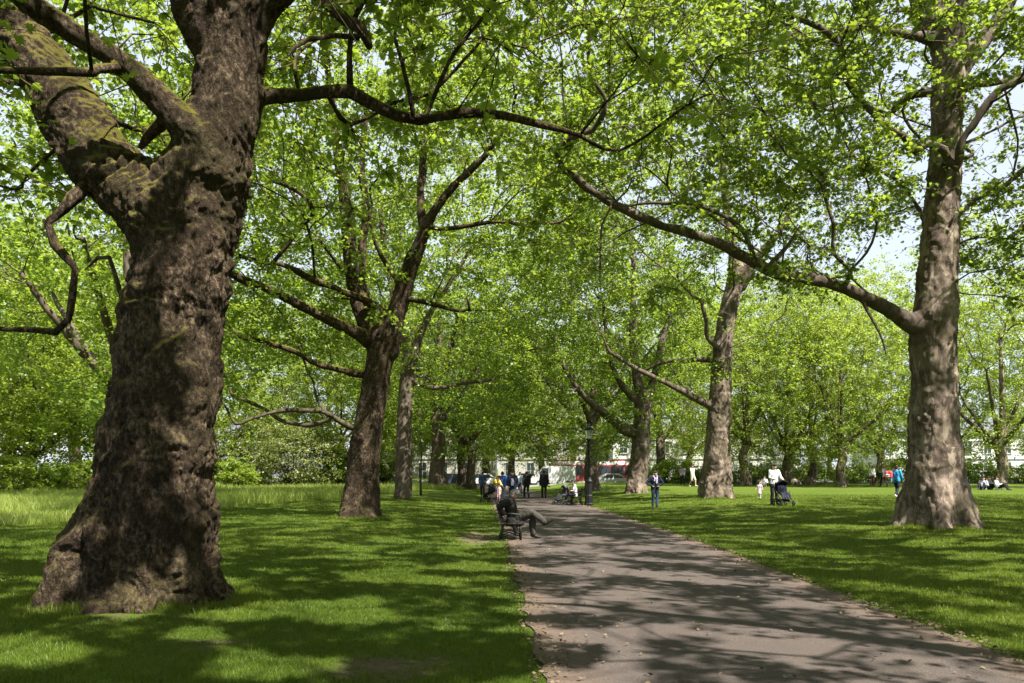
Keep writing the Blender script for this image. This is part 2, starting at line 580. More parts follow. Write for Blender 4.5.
def grow_tree(root, base, trunk, limbs, crowns, seed, leaf=dict(), bark=None, scaffold=14, voxel=.05,
              burl=1.0, roots=6, thick=.11, low=4.6, protect=True, twiglets=False, leafmat=None,
              attach_from=.45, kp=.35, tube_min=0.0, minr=.010, flare=1.0, bark_limb=None, gap=-.20, sun_gap=None, root_list=None, bare_zone=None):
    """trunk: (pts, radii) world; limbs: list of (pts, radii); crowns: list of (centre, radii, count)"""
    r = np.random.default_rng(seed)
    base = np.asarray(base, float)
    tp, tr = resample(trunk[0], trunk[1], .35)
    pos = [p for p in tp]; par = [-1]+list(range(len(tp)-1)); rmin = list(tr); tagl = [-1]*len(tp)
    plen = [0.0]
    for i in range(1, len(tp)):
        plen.append(plen[-1]+np.linalg.norm(tp[i]-tp[i-1]))
    limb_pts = []
    for li, (lp, lr) in enumerate(limbs):
        q, qr = resample(lp, lr, .4)
        A = np.array(pos)
        j = int(np.argmin(np.linalg.norm(A-q[0], axis=1)))
        prev = j
        for k in range(len(q)):
            pos.append(q[k]); par.append(prev); rmin.append(qr[k]); tagl.append(li if tagl[j] == -1 else tagl[j])
            plen.append(plen[prev]+np.linalg.norm(q[k]-pos[prev]))
            prev = len(pos)-1
        limb_pts.append((q, qr))
    nhand = len(pos)
    ntag = len(limbs)
    # clusters
    pts, outd = [], []
    for (c, rad, cnt) in crowns:
        c = np.asarray(c, float); rad = np.asarray(rad, float)
        m = 0
        while m < cnt:
            u = norm(r.normal(size=(cnt*2, 3)))*(r.uniform(0.05, 1, (cnt*2, 1))**(1/2.6))
            q = c+u*rad
            keep = q[:, 2] > base[2]+low+.8*np.sin(q[:, 0]*.9+seed)+.7*np.sin(q[:, 1]*.8)
            keep &= fnoise(q*.30+seed*3.1, 2) > gap
            if protect:
                px, py, d = proj(q)
                near = np.linalg.norm(q-[0, 0, EYE], axis=1)
                keep &= near > 6.0
                for (x0, y0, x1, y1, pr) in SKY_WINDOWS:
                    inw = (px > x0) & (px < x1) & (py > y0) & (py < y1) & (d > 1)
                    keep &= ~(inw & (r.uniform(size=len(q)) < pr))
                for o_, rr_ in OPEN:
                    w_ = q-o_; al = w_@SUN
                    keep &= ~((al > 0) & (np.linalg.norm(w_-al[:, None]*SUN, axis=1) < rr_) & (r.uniform(size=len(q)) < .85))
                # keep the boles of the big trees in sight
                for (x0, y0, x1, y1, dd, pr) in BOLES:
                    inw = (px > x0) & (px < x1) & (py > y0) & (py < y1) & (d > .5) & (d < dd)
                    keep &= ~(inw & (r.uniform(size=len(q)) < pr))
            q = q[keep][:cnt-m]
            pts.append(q); outd.append(norm(q-c)); m += len(q)
    C = np.vstack(pts); OD = np.vstack(outd)
    # scaffold limbs first, far apart
    top = tp[-1]
    sc = []
    idx = r.permutation(len(C))
    dist = np.linalg.norm((C-top)[:, :2], axis=1)
    far = idx[np.argsort(-(dist[idx]+r.uniform(0, 3, len(C))))]
    for i in far:
        if len(sc) >= scaffold: break
        if all(np.linalg.norm(C[i]-C[k]) > 4.2 for k in sc): sc.append(i)
    A0 = np.array(pos)
    dsk = np.min(np.linalg.norm(C[:, None]-A0[None, ::2], axis=2), axis=1)
    rest = [i for i in np.argsort(dsk) if i not in set(sc)]
    cap = len(C)*14+nhand+2000
    PA = np.zeros((cap, 3)); PL = np.zeros(cap); n = nhand
    PA[:n] = A0; PL[:n] = plen
    okatt = np.ones(cap, bool)
    ntr = len(tp)
    okatt[:int(ntr*attach_from)] = False
    if bare_zone:
        hx, hy, hd_ = proj(A0)
        okatt[:nhand] &= ~((hx > bare_zone[0]) & (hx < bare_zone[2]) & (hy > bare_zone[1]) & (hy < bare_zone[3]))
    tips = np.zeros(len(C), int)
    for order, i in enumerate(list(sc)+rest):
        c = C[i]
        dv = np.linalg.norm(PA[:n]-c, axis=1)
        up = PA[:n, 2]-c[2]
        cost = dv+kp*PL[:n]+np.where(up > 0, up*.25, 0)
        cost[~okatt[:n]] = 1e9
        j = int(np.argmin(cost))
        a = PA[j].copy(); L = dv[j]
        m = max(1, int(L/.55))
        side = r.normal(size=3); side -= (c-a)*np.dot(side, c-a)/max(L*L, 1e-6)
        side2 = r.normal(size=3)
        arch = (.10 if L > 2.5 else .04)*L
        t_ = tagl[j]
        if t_ == -1:
            t_ = ntag; ntag += 1
        prev = j
        for k in range(1, m+1):
            t = k/m
            p = a+(c-a)*t+norm(side)*arch*math.sin(PI*t)*.8+np.array([0, 0, arch*.9*math.sin(PI*t)])
            if k < m: p = p+r.normal(size=3)*min(.10, .03*L+.02)
            PA[n] = p; PL[n] = PL[prev]+np.linalg.norm(p-PA[prev])
            par.append(prev); rmin.append(0.0); tagl.append(t_)
            prev = n; n += 1
        tips[i] = prev
    PA = PA[:n]
    par = np.array(par); tagl = np.array(tagl); rmin = np.array(rmin)
    acc = np.zeros(n); leafn = np.ones(n, bool); leafn[par[par >= 0]] = False
    E = 2.35
    acc[leafn] = minr**E
    for i in range(n-1, 0, -1):
        acc[par[i]] += max(acc[i], 0)
    rad = acc**(1/E)
    rad[:nhand] = np.maximum(np.minimum(rad[:nhand], rmin[:nhand]*1.0), rmin[:nhand])
    for i in range(nhand, n):
        rad[i] = min(rad[i], rad[par[i]]*.92)
    rad = np.maximum(rad, minr*.8)
    # thick wood: voxel union
    tm = MB()
    caps_seg, caps_tag = [], []
    tm.chain(np.column_stack([tp, tr]), 18)
    for a, b in zip(tp[:-1], tp[1:]): caps_seg.append((a, b)); caps_tag.append(-1)
    th = []
    for li, (q, qr) in enumerate(limb_pts):
        k = int(np.sum(qr > thick))
        if k >= 3:
            # collar at the start
            rr = qr[:k].copy(); m = min(4, k); rr[:m] *= np.linspace(1.18, 1.0, m)
            tm.chain(np.column_stack([q[:k], rr]), 14)
            tgt = tagl[len(tp)+sum(len(x[0]) for x in limb_pts[:li])]
            for a, b in zip(q[:k-1], q[1:k]): caps_seg.append((a, b)); caps_tag.append(tgt)
    if roots:
        r0 = tr[0]; a0 = r.uniform(0, 2*PI)
        for k in range(roots):
            a = a0+k*2*PI/roots+r.uniform(-.3, .3)
            rr = r0*r.uniform(.72, 1.02)*flare
            if root_list: a, rr = math.radians(root_list[k][0]), r0*root_list[k][1]
            d = np.array([math.cos(a), math.sin(a), 0])
            b = tp[0]*[1, 1, 0]+[0, 0, base[2]]
            w = r0*r.uniform(.22, .36)
            tm.chain([(*(b+d*r0*.45+[0, 0, r0*r.uniform(1.5, 2.3)]), w*.8), (*(b+d*r0*.72+[0, 0, r0*.75]), w), (*(b+d*rr*.95+[0, 0, r0*.12]), w*.9), (*(b+d*rr*1.25+[0, 0, -.18]), w*.7)], 10)
    me = remesh(tm.mesh('tmp'), voxel, 6, .5)
    V, Nn, Q = mesh_arrays(me)
    bpy.data.meshes.remove(me)
    seg = np.array(caps_seg); segt = np.array(caps_tag)
    # bark relief
    dcen = np.full(len(V), 1e9); vt = np.zeros(len(V), int)
    for (a, b), t in zip(seg, segt):
        ab = b-a; tt = np.clip(((V-a)@ab)/max(ab@ab, 1e-9), 0, 1)
        dd = np.linalg.norm(V-(a+tt[:, None]*ab), axis=1)
        if t >= 0: dd = dd+.06
        up = dd < dcen
        dcen[up] = dd[up]; vt[up] = t
    amp = np.clip(dcen/.6, .15, 1.0)*burl
    p = V*[1, 1, .75]
    w = V+.25*np.stack([vnoise(V*2.1+3), vnoise(V*2.1+9), vnoise(V*2.1+21)], -1)
    big = fnoise(w*1.5+seed, 2)
    rid = 1-np.abs(fnoise(w*[3.2, 3.2, 2.2]+5+seed, 3))*2.2
    fine = fnoise(w*[11, 11, 6]+9, 3)
    kn = worley(w*[5.2, 5.2, 4.2]+seed)
    kn2 = worley(w*[12, 12, 8]+seed+5)
    grit = fnoise(w*[27, 27, 17]+2, 3)
    zone = .45+.55*sstep(-.2, .35, fnoise(V*.8+seed*2, 2))
    disp = amp*(.095*big+.030*(rid-.35)+zone*(.115*(.45-kn)+.055*(.45-kn2))+.022*fine+.020*grit)
    disp = disp-np.mean(disp)-.012*np.clip(dcen/.5, 0, 1)
    V = V+Nn*disp[:, None]
    ft = vt[Q[:, 0]]
    parts = {}
    for t in np.unique(ft):
        qq = Q[ft == t]
        u, inv = np.unique(qq, return_inverse=True)
        parts.setdefault(int(t), MB()).add(V[u], inv.reshape(-1, 4))
    # thin wood: tubes along chains
    kids = [[] for _ in range(n)]
    for i in range(1, n): kids[par[i]].append(i)
    stack = [0]
    while stack:
        s = stack.pop()
        ch = [s]
        if par[s] >= 0: ch = [par[s], s]
        cur = s
        while kids[cur]:
            ks = sorted(kids[cur], key=lambda q: -rad[q])
            stack.extend(ks[1:])
            cur = ks[0]; ch.append(cur)
        cp = PA[ch]; cr = rad[ch].copy()
        if par[s] >= 0: cr[0] = rad[s]*1.15
        if s == 0 or cr.max() < tube_min: continue
        if cr[0] > thick and cr.max() > thick: cr = np.where(cr > thick, cr*.85, cr)
        cr[-1] *= .5
        if cr.max() > .025:
            cp, cr = resample(cp, cr, .22 if cr.max() > .05 else .3)
        cr = cr*(1+.22*vnoise(cp*3.1+seed)+.12*vnoise(cp*8.3))
        k = 12 if cr.max() > .1 else 8 if cr.max() > .045 else 5 if cr.max() > .02 else 3
        if cr.max() > .03:
            cp = cp+.35*np.minimum(cr, .09)[:, None]*np.stack([vnoise(cp*2.7+q*7.1+seed) for q in range(3)], -1)
        parts.setdefault(int(tagl[s]), MB()).tube(cp, cr, k, caps=True)
    # foliage
    lf = dict(shoots=4, per=14, spread=.85, size=.17, lobed=False); lf.update(leaf)
    lp, ln_, lt, ls, lrn, ends = leaf_sprays(C, None, lf['shoots'], lf['per'], lf['spread'], lf['size'], OD, r)
    if sun_gap is not None:
        kp_ = shaft(lp) > sun_gap+r.normal(scale=.05, size=len(lp))
        for o_, rr_ in OPEN:
            w_ = lp-o_; al = w_@SUN
            kp_ &= ~((al > .2) & (np.linalg.norm(w_-al[:, None]*SUN, axis=1) < rr_*.8+.25*fnoise(lp*1.3, 2)))
        lp, ln_, lt, ls, lrn = lp[kp_], ln_[kp_], lt[kp_], ls[kp_], lrn[kp_]
    if twiglets:
        for i in range(len(C)):
            mb = parts.get(int(tagl[tips[i]]))
            if mb is None: continue
            for e in ends[i]:
                mid = (C[i]+e)/2+r.normal(scale=.03, size=3)+[0, 0, .04]
                mb.tube(np.array([C[i], mid, e]), np.array([.008, .006, .004]), 3, caps=False)
    out = []
    for t in sorted(parts):
        me = parts[t].mesh('wood', True, base)
        if t == -1: out.append(obj('trunk', me, bark, root))
        else: out.append(obj('limb', me, (bark if bark is BARK_DARK else BARK_MID) if t < len(limbs) and (rmin[tagl == t].max() > .13) else TWIG, root))
    me = leaf_mesh('crown', lp, ln_, lt, ls, lrn, lf['lobed'], base)
    out.append(obj('crown', me, leafmat or LEAF, root))
    return out

GIRTH = .94
def bole(rows, d, lean=None):
    """rows of (y_px, x_left, x_right) -> trunk polyline and radii"""
    pts, rr = [], []
    for k, (y, a, b) in enumerate(rows):
        pts.append(P((a+b)/2, y, d)); rr.append(GIRTH*(b-a)/2/FPX*d)
    return np.array(pts), np.array(rr)

def pl(pix, d0, d1=None):
    """limb from (x,y,width_px) list, depth running d0 -> d1"""
    d1 = d0 if d1 is None else d1
    n = len(pix); pts, rr = [], []
    for k, (x, y, w) in enumerate(pix):
        d = d0+(d1-d0)*k/(n-1)
        pts.append(P(x, y, d)); rr.append(.9*w/2/FPX*d)
    return np.array(pts), np.array(rr)

# regions (px) in which nearer crowns stay thin so that the boles show, with the depth behind which it no longer matters
BOLES = [(20, 0, 300, 640, 9.9, 1.0), (0, 0, 170, 230, 9.6, .96), (260, 60, 620, 150, 9.6, .55),
         (330, 130, 500, 520, 26, .80), (385, 330, 420, 505, 41, .7), (545, 50, 625, 180, 16.6, .85), (430, 100, 620, 160, 10.0, .9),
         (895, 170, 975, 530, 20.5, .96), (905, 0, 975, 170, 20.5, .5), (690, 230, 770, 505, 40, .72),
         (560, 150, 900, 320, 20, .6), (610, 300, 665, 500, 51, .6),
         (0, 345, 1024, 700, 22, .95), (380, 345, 1024, 700, 34, .85), (240, 250, 1024, 420, 15, .8)]


# ================================================================== SETTING
def make_ground():
    def axis(lim, fine, step):
        a = list(np.arange(-fine, fine+1e-6, step))
        s, v = step, fine
        while v < lim:
            s *= 1.25; v += s
            a.append(v); a.insert(0, -v)
        return np.array(a)
    xs = axis(900, 16, .5); ys = axis(900, 34, .5)+14
    X, Y = np.meshgrid(xs, ys)
    Z = gz(X, Y)
    nx, ny = len(xs), len(ys)
    V = np.stack([X, Y, Z], -1).reshape(-1, 3)
    i = np.arange(ny-1)[:, None]*nx; j = np.arange(nx-1)[None]
    Q = np.stack([i+j, i+j+1, i+nx+j+1, i+nx+j], -1).reshape(-1, 4)
    o = obj('lawn', mesh_from('lawn', V, None, Q, {'bare': bare(V[:, 0], V[:, 1])}), ground_mat())
    tag(o, kind='structure')

def bare(x, y):
    """trodden earth: a shoulder by the bench, a patch in the near lawn, thin wear round the boles"""
    x = np.asarray(x, float); y = np.asarray(y, float)
    pl_, pr_ = path_edges(y)
    b = .9*np.exp(-((x-(pl_-.7))/.75)**2-((y-20.5)/2.6)**2)
    b = np.maximum(b, .85*np.exp(-((x+1.0)/.8)**2-((y-6.7)/.75)**2))
    b = np.maximum(b, .6*np.exp(-((x+2.9)/.9)**2-((y-7.4)/.5)**2))
    b = np.maximum(b, .45*np.exp(-((x+.7)/1.2)**2-((y-24)/3)**2))
    for (tx, ty, r) in ((-4.35, 9.75, 1.25), (-5.1, 27.4, 1.3), (11.05, 21.3, 1.3)):
        b = np.maximum(b, .55*np.exp(-((np.hypot(x-tx, y-ty)-r*.9)/.4)**2))
    b = np.maximum(b, .62*np.exp(-((x-pl_)/.16)**2))
    b = np.maximum(b, .62*np.exp(-((x-pr_)/.16)**2))
    return b

def make_path():
    ys = np.concatenate([np.arange(-8, 40, .12), np.arange(40, 104, .4)])
    V, ed = [], []
    K = 14
    for y in ys:
        a, b = path_edges(y)
        a = a+.05*float(fnoise(np.array([y*1.1, 3.3, 0]), 3))+.05*float(vnoise(np.array([y*4.3, 8, 1])))
        b = b+.05*float(fnoise(np.array([y*1.0, 9.7, 0]), 3))+.05*float(vnoise(np.array([y*4.1, 2, 1])))
        for k in range(K+1):
            t = k/K
            x = a+(b-a)*t
            V.append((x, y, float(gz(x, y))+.016+.02*math.sin(PI*t)))
            e = min(t, 1-t)*(b-a)
            ed.append(max(0, 1-e/.55))
    i = np.arange(len(ys)-1)[:, None]*(K+1); j = np.arange(K)[None]
    Q = np.stack([i+j, i+j+1, i+K+2+j, i+K+1+j], -1).reshape(-1, 4)
    o = obj('path', mesh_from('path', V, None, Q, {'edge': ed}), path_mat())
    tag(o, kind='structure')

def blades(x, y, h, w, r, bend=.5):
    n = len(x)
    z = gz(x, y)-.005
    a = r.uniform(0, 2*PI, n); c, s = np.cos(a), np.sin(a)
    ba = r.uniform(0, 2*PI, n); bl = h*bend*r.uniform(.1, 1.1, n)
    bx, by = np.cos(ba)*bl, np.sin(ba)*bl
    B = np.stack([x, y, z], -1)
    S_ = np.stack([c*w/2, s*w/2, 0*w], -1)
    M = B+np.stack([bx*.35, by*.35, h*.62], -1)
    T = B+np.stack([bx, by, h], -1)
    V = np.stack([B-S_, B+S_, M+S_*.75, M-S_*.75, T], 1).reshape(-1, 3)
    i = np.arange(n)[:, None]*5
    Q = i+np.array([[0, 1, 2, 3]]); Tt = i+np.array([[3, 2, 4]])
    rnd = np.clip(.5+.5*fnoise(np.stack([x*.5, y*.5, 0*x], -1), 3)*1.3+r.normal(scale=.22, size=n), 0, 1)
    return V, Q, Tt, np.repeat(rnd, 5)

def make_grass():
    r = np.random.default_rng(3)
    n = 620000
    # density falls with the square of the distance
    y = 4.6*np.exp(r.uniform(0, math.log(46/4.6), n))
    x = r.uniform(-.70, .70, n)*y
    a, b = path_edges(y)
    jag = .05+.16*np.clip(fnoise(np.stack([x*0+5, y*1.7, x*0], -1), 3)+.2, 0, 1)*r.uniform(0, 1, n)**2
    keep = ((x < a+jag) | (x > b-jag))
    keep &= bare(x, y)*1.0+.35*fnoise(np.stack([x*2, y*2, 0*x], -1), 3) < .42+.25*r.uniform(size=n)
    keep &= ~((x < -14.7+(y-23)*.2) & (y > 23.5))
    for tx, ty, rr in TRUNKS: keep &= np.hypot(x-tx, y-ty) > rr
    x, y = x[keep], y[keep]
    m = len(x)
    h = r.uniform(.022, .058, m)*(1+.35*fnoise(np.stack([x*1.3, y*1.3, 0*x+4], -1), 2))
    d = np.hypot(x, y)
    w = np.maximum(.0035, .00055*d)*r.uniform(.7, 1.3, m)
    ex = []
    for (tx, ty, r0, r1, k) in ((TRUNKS[0][0], TRUNKS[0][1], .75, 1.55, 15000), (TRUNKS[1][0], TRUNKS[1][1], .8, 1.5, 9000), (TRUNKS[2][0], TRUNKS[2][1], .7, 1.35, 6000), (TRUNKS[3][0], TRUNKS[3][1], .5, 1.0, 2500), (TRUNKS[4][0], TRUNKS[4][1], .8, 1.5, 3500)):
        a = r.uniform(0, 2*PI, k); q = r0+(r1-r0)*r.uniform(0, 1, k)**1.3
        ex.append(np.stack([tx+q*np.cos(a), ty+q*np.sin(a), .05+.11*r.uniform(0, 1, k)**2*(1.2-(q-r0)/(r1-r0))], -1))
    ex = np.vstack(ex)
    ex = ex[fnoise(np.stack([ex[:, 0]*2.2, ex[:, 1]*2.2, 0*ex[:, 0]+6], -1), 2) > -.15]
    x = np.concatenate([x, ex[:, 0]]); y = np.concatenate([y, ex[:, 1]]); h = np.concatenate([h, ex[:, 2]])
    w = np.concatenate([w, np.maximum(.004, .00055*np.hypot(ex[:, 0], ex[:, 1]))])
    V, Q, T, rnd = blades(x, y, h, w, r, .9)
    o = obj('grass', mesh_from('grass', V, T, Q, {'rnd': rnd}, True), GRASS)
    tag(o, kind='stuff', label='short mown green grass on both sides of the path', cat='grass')
    # unmown strip in the left distance
    n = 120000
    y = 22*np.exp(r.uniform(0, math.log(74/22), n)); x = r.uniform(-.72, -.05, n)*y
    edge = -14.7+(y-23)*.2+1.1*fnoise(np.stack([y*.35, 0*y, 0*y+3], -1), 2)
    keep = (x < edge) & (y > 23+r.uniform(0, 1.2, n))
    x, y = x[keep], y[keep]; m = len(x)
    h = r.uniform(.24, .55, m)*(1+.5*fnoise(np.stack([x*.5, y*.5, 0*x+9], -1), 3))*np.where(y < 27, .75, 1)
    w = np.maximum(.008, .0007*np.hypot(x, y))*r.uniform(.6, 1.2, m)
    V, Q, T, rnd = blades(x, y, h, w, r, .55)
    o = obj('meadow_grass', mesh_from('meadow_grass', V, T, Q, {'rnd': rnd}, True), MEADOW)
    tag(o, kind='stuff', label='tall pale unmown grass in the left distance', cat='meadow grass')

TRUNKS = []

def trunk_base(px, d):
    x = (px-CX)/FPX*d
    return np.array([x, d, float(gz(x, d))])

# ---------------- hero plane, left foreground
D = 9.7
rows = [(612, 70, 214), (590, 76, 214), (560, 82, 215), (520, 88, 216), (480, 94, 218), (440, 99, 220), (400, 106, 219), (350, 117, 221), (300, 125, 226), (250, 132, 234), (210, 141, 245), (170, 160, 254), (130, 180, 258), (90, 190, 263), (50, 196, 269), (15, 200, 275), (-30, 205, 285), (-110, 230, 300), (-220, 250, 310)]
tp, tr = bole(rows, D)
tp[0][2] = float(gz(tp[0][0], D))-.2; tr[0] *= 1.06
b0 = np.array([tp[0][0], D, float(gz(tp[0][0], D))]); TRUNKS.append((b0[0], b0[1], 1.15))
root = thing('plane_tree', 'massive knobbly dark plane tree in the left foreground with a mossy forked limb', 'tree', b0, 0, 'old plane trees lining the path')
limbs = [
    pl([(168, 225, 80), (135, 190, 80), (108, 168, 77), (80, 130, 72), (58, 92, 67), (32, 52, 61), (6, 14, 56), (-50, -60, 54), (-130, -180, 46)], D-.05, 10.6),
    pl([(196, 140, 42), (172, 112, 34), (135, 74, 29), (112, 56, 27), (70, 30, 25), (35, 6, 23), (-20, -30, 20), (-110, -70, 15)], D-.3, 8.5),
    pl([(118, 68, 12), (100, 68, 11), (92, 72, 11), (60, 72, 10), (20, 70, 9), (-40, 66, 7)], D-.75, 8.0),
    pl([(76, 196, 13), (62, 210, 11), (48, 222, 10), (56, 244, 10), (76, 268, 9), (72, 292, 9), (68, 318, 8), (56, 331, 8), (30, 329, 7), (-6, 328, 6), (-60, 322, 4)], D-.2, 9.3),
    pl([(240, 97, 26), (268, 96, 17), (300, 95, 15), (350, 90, 15), (372, 103, 14), (395, 115, 12), (420, 120, 11), (455, 114, 10), (500, 116, 9), (545, 125, 8), (580, 135, 5), (620, 150, 3)], D, 10.6),
    pl([(413, 116, 6), (410, 92, 5), (402, 60, 4.5), (395, 38, 4), (396, 15, 3), (405, -15, 2)], 10.0, 10.2),
    pl([(426, 116, 6), (435, 95, 5), (450, 60, 4.5), (470, 32, 4), (492, 6, 4), (510, -30, 3)], 10.0, 10.6),
    pl([(268, 8, 26), (300, -20, 20), (325, 0, 14), (345, 20, 13), (360, 28, 12), (368, 46, 8)], D, 8.9),
    pl([(358, 38, 7), (335, 36, 6), (308, 40, 5), (294, 48, 4), (287, 58, 3)], 9.1, 8.6),
    pl([(155, 130, 14), (146, 138, 13), (140, 148, 12)], D+.1, 10.0),
    pl([(236, 30, 60), (262, -25, 56), (310, -120, 44), (370, -240, 34), (420, -360, 22)], D, 11.5),
    pl([(225, 60, 54), (196, 5, 50), (176, -60, 44), (150, -170, 34), (130, -320, 24)], D, 9.0),
    pl([(150, 345, 7), (120, 292, 5), (110, 258, 5), (98, 258, 4), (85, 270, 3)], D+.3, 10.6),
]
EXTRA_BUMPS = True
grow_tree(root, b0, (tp, tr), limbs,
          [((-4.4, 10.4, 13.2), (9.5, 9.0, 8.2), 1050), ((0.5, 10.6, 7.6), (4.2, 2.2, 1.8), 60), ((-8.2, 9.6, 6.6), (3.4, 3.0, 2.4), 60)],
          21, dict(shoots=5, per=15, size=.118, lobed=True), BARK_DARK, voxel=.020, burl=1.05, roots=8, low=4.4, twiglets=True, attach_from=.62, thick=.07, flare=1.22, sun_gap=-.18, gap=-.45, bare_zone=(120, -30, 275, 640), root_list=[(184, 1.02), (215, 1.05), (258, .80), (296, .84), (335, .92), (10, .95), (80, .9), (135, .95)])

# ---------------- right foreground plane
D = 21.2
rows = [(529, 897, 970), (510, 901, 967), (490, 903, 964), (450, 908, 962), (400, 911, 958), (350, 910, 957), (325, 909, 957), (290, 915, 957), (250, 920, 959), (200, 925, 960), (150, 929, 962), (100, 931, 964), (50, 932, 966), (10, 930, 968), (-40, 931, 970), (-120, 935, 968), (-220, 940, 962)]
tp, tr = bole(rows, D)
b0 = trunk_base(934, D); tp[0][2] = b0[2]-.2; TRUNKS.append((b0[0], D, 1.1))
root = thing('plane_tree', 'tall sunlit plane tree on the right with one long low limb over the path', 'tree', b0, 0, 'old plane trees lining the path')
limbs = [
    pl([(925, 330, 26), (905, 320, 19), (888, 309, 16), (870, 300, 15), (845, 288, 14), (815, 280, 14), (785, 276, 14), (768, 270, 13), (745, 257, 12), (715, 242, 11), (680, 230, 10), (650, 221, 10), (620, 208, 9.5), (595, 193, 9), (575, 178, 8.5), (560, 165, 8), (557, 152, 7), (570, 138, 7), (592, 130, 6.5), (604, 113, 6), (606, 100, 5), (592, 75, 5), (588, 45, 4), (600, 10, 3)], D, 17.0),
    pl([(948, 160, 12), (944, 150, 9), (928, 144, 7), (917, 152, 8), (912, 146, 8), (904, 136, 8), (888, 128, 8), (872, 113, 7), (856, 95, 7), (846, 78, 7), (840, 45, 6), (826, 32, 6), (805, 22, 5), (780, 14, 4)], D-.6, 19.0),
    pl([(958, 170, 10), (962, 140, 9), (978, 118, 8.5), (1000, 90, 8.5), (1024, 78, 8), (1070, 55, 6)], D-.7, 19.5),
    pl([(962, 90, 9), (975, 85, 7), (1000, 82, 6), (1030, 72, 5)], D, 22),
    pl([(955, 68, 26), (975, 48, 20), (995, 25, 18), (1015, -10, 15), (1050, -70, 11)], D, 21.5),
    pl([(935, 92, 16), (915, 95, 10), (900, 104, 9), (888, 114, 7), (860, 105, 5), (830, 110, 4)], D, 22.5),
    pl([(935, 38, 16), (915, 36, 10), (890, 32, 8), (860, 28, 6), (815, 40, 5), (790, 38, 4)], D, 20),
    pl([(930, 20, 30), (915, -30, 24), (890, -110, 20), (870, -200, 14)], D, 22),
    pl([(768, 268, 7), (778, 256, 6), (790, 242, 4), (800, 225, 3)], 19.6, 19.8),
    pl([(756, 262, 7), (742, 230, 6), (715, 212, 5), (690, 205, 5), (655, 203, 4), (620, 205, 3)], 19.3, 20.5),
    pl([(860, 296, 5), (868, 312, 3.5), (878, 330, 3), (884, 345, 2.5), (886, 355, 2)], 20.6, 20.2),
    pl([(1005, 90, 3), (1018, 140, 2.5), (1014, 170, 2), (1006, 200, 1.4)], 20, 20.2),
    pl([(612, 205, 3), (602, 225, 3), (600, 255, 2.5), (600, 290, 2)], 17.8, 17.8),
]
grow_tree(root, b0, (tp, tr), limbs,
          [((10.5, 21.0, 15.0), (9.5, 8.5, 8.8), 1150), ((5.0, 18.5, 9.8), (6.0, 4.0, 4.6), 300), ((14.5, 20.5, 9.5), (4.5, 3.5, 4.0), 130)],
          33, dict(shoots=5, per=15, size=.118, lobed=True), BARK_BROWN, voxel=.05, burl=.75, roots=8, low=4.6, attach_from=.5, thick=.11, twiglets=True, sun_gap=-.23, gap=-.30, flare=1.15)

# ---------------- second and third planes of the left row
D = 27.3
rows = [(519, 337, 382), (500, 340, 382), (470, 345, 380), (430, 352, 384), (400, 358, 388), (370, 363, 393), (345, 366, 396), (330, 370, 395)]
tp, tr = bole(rows, D); b0 = trunk_base(360, D); tp[0][2] = b0[2]-.2; TRUNKS.append((b0[0], D, 1.0))
root = thing('plane_tree', 'dark plane trunk second on the left, splitting into two upright stems', 'tree', b0, 0, 'old plane trees lining the path')
limbs = [
    pl([(380, 352, 24), (366, 322, 22), (358, 300, 20), (352, 270, 18), (349, 240, 17), (345, 200, 14), (338, 150, 12), (330, 90, 9), (322, 20, 6)], D, 28),
    pl([(366, 308, 14), (362, 285, 12), (362, 250, 10), (366, 210, 9), (362, 160, 7), (368, 100, 5)], D+.2, 29),
    pl([(386, 350, 26), (395, 318, 23), (403, 290, 20), (412, 262, 18), (422, 238, 15), (430, 218, 12), (445, 196, 10), (462, 178, 9), (480, 162, 8), (492, 145, 7), (512, 120, 5)], D, 25.5),
    pl([(424, 234, 10), (421, 205, 9), (422, 175, 8), (426, 130, 6), (432, 70, 4)], 26.6, 27),
    pl([(374, 345, 17), (355, 332, 14), (330, 320, 13), (300, 305, 11), (270, 290, 10), (238, 277, 9), (200, 262, 6)], D, 24),
    pl([(388, 318, 12), (370, 302, 9), (345, 292, 8), (315, 280, 8), (285, 266, 6), (262, 262, 5), (240, 256, 4)], D, 25),
    pl([(272, 264, 5), (285, 248, 5), (302, 225, 5), (314, 213, 5), (306, 198, 4.5), (290, 188, 4), (262, 176, 3)], 25.2, 24),
    pl([(368, 375, 10), (345, 371, 7), (318, 364, 6), (295, 352, 6), (265, 342, 5), (240, 336, 4)], D, 25),
    pl([(354, 428, 7), (340, 422, 6), (325, 412, 5), (300, 410, 5), (275, 412, 4.5), (235, 424, 3.5)], D, 25.5),
    pl([(330, 420, 5), (310, 425, 4.5), (285, 422, 4), (262, 408, 4), (232, 395, 3)], D-.4, 28),
    pl([(428, 228, 6), (455, 228, 5), (490, 222, 4.5), (520, 224, 4), (560, 222, 3)], 26.4, 26),
    pl([(405, 300, 7), (430, 303, 5), (450, 309, 4), (470, 310, 4), (466, 296, 3)], 27, 26),
    pl([(400, 285, 6), (385, 262, 5), (374, 240, 4), (370, 222, 3)], 27, 26),
]
grow_tree(root, b0, (tp, tr), limbs, [((-4.6, 27.5, 14.8), (9.5, 8.0, 10.8), 1350), ((-9, 26, 7.5), (5.0, 4, 3.6), 200)],
          47, dict(shoots=4, per=16, size=.130), BARK_DARK, voxel=.05, burl=.6, roots=7, low=3.0, sun_gap=-.27, attach_from=.8, thick=.13)

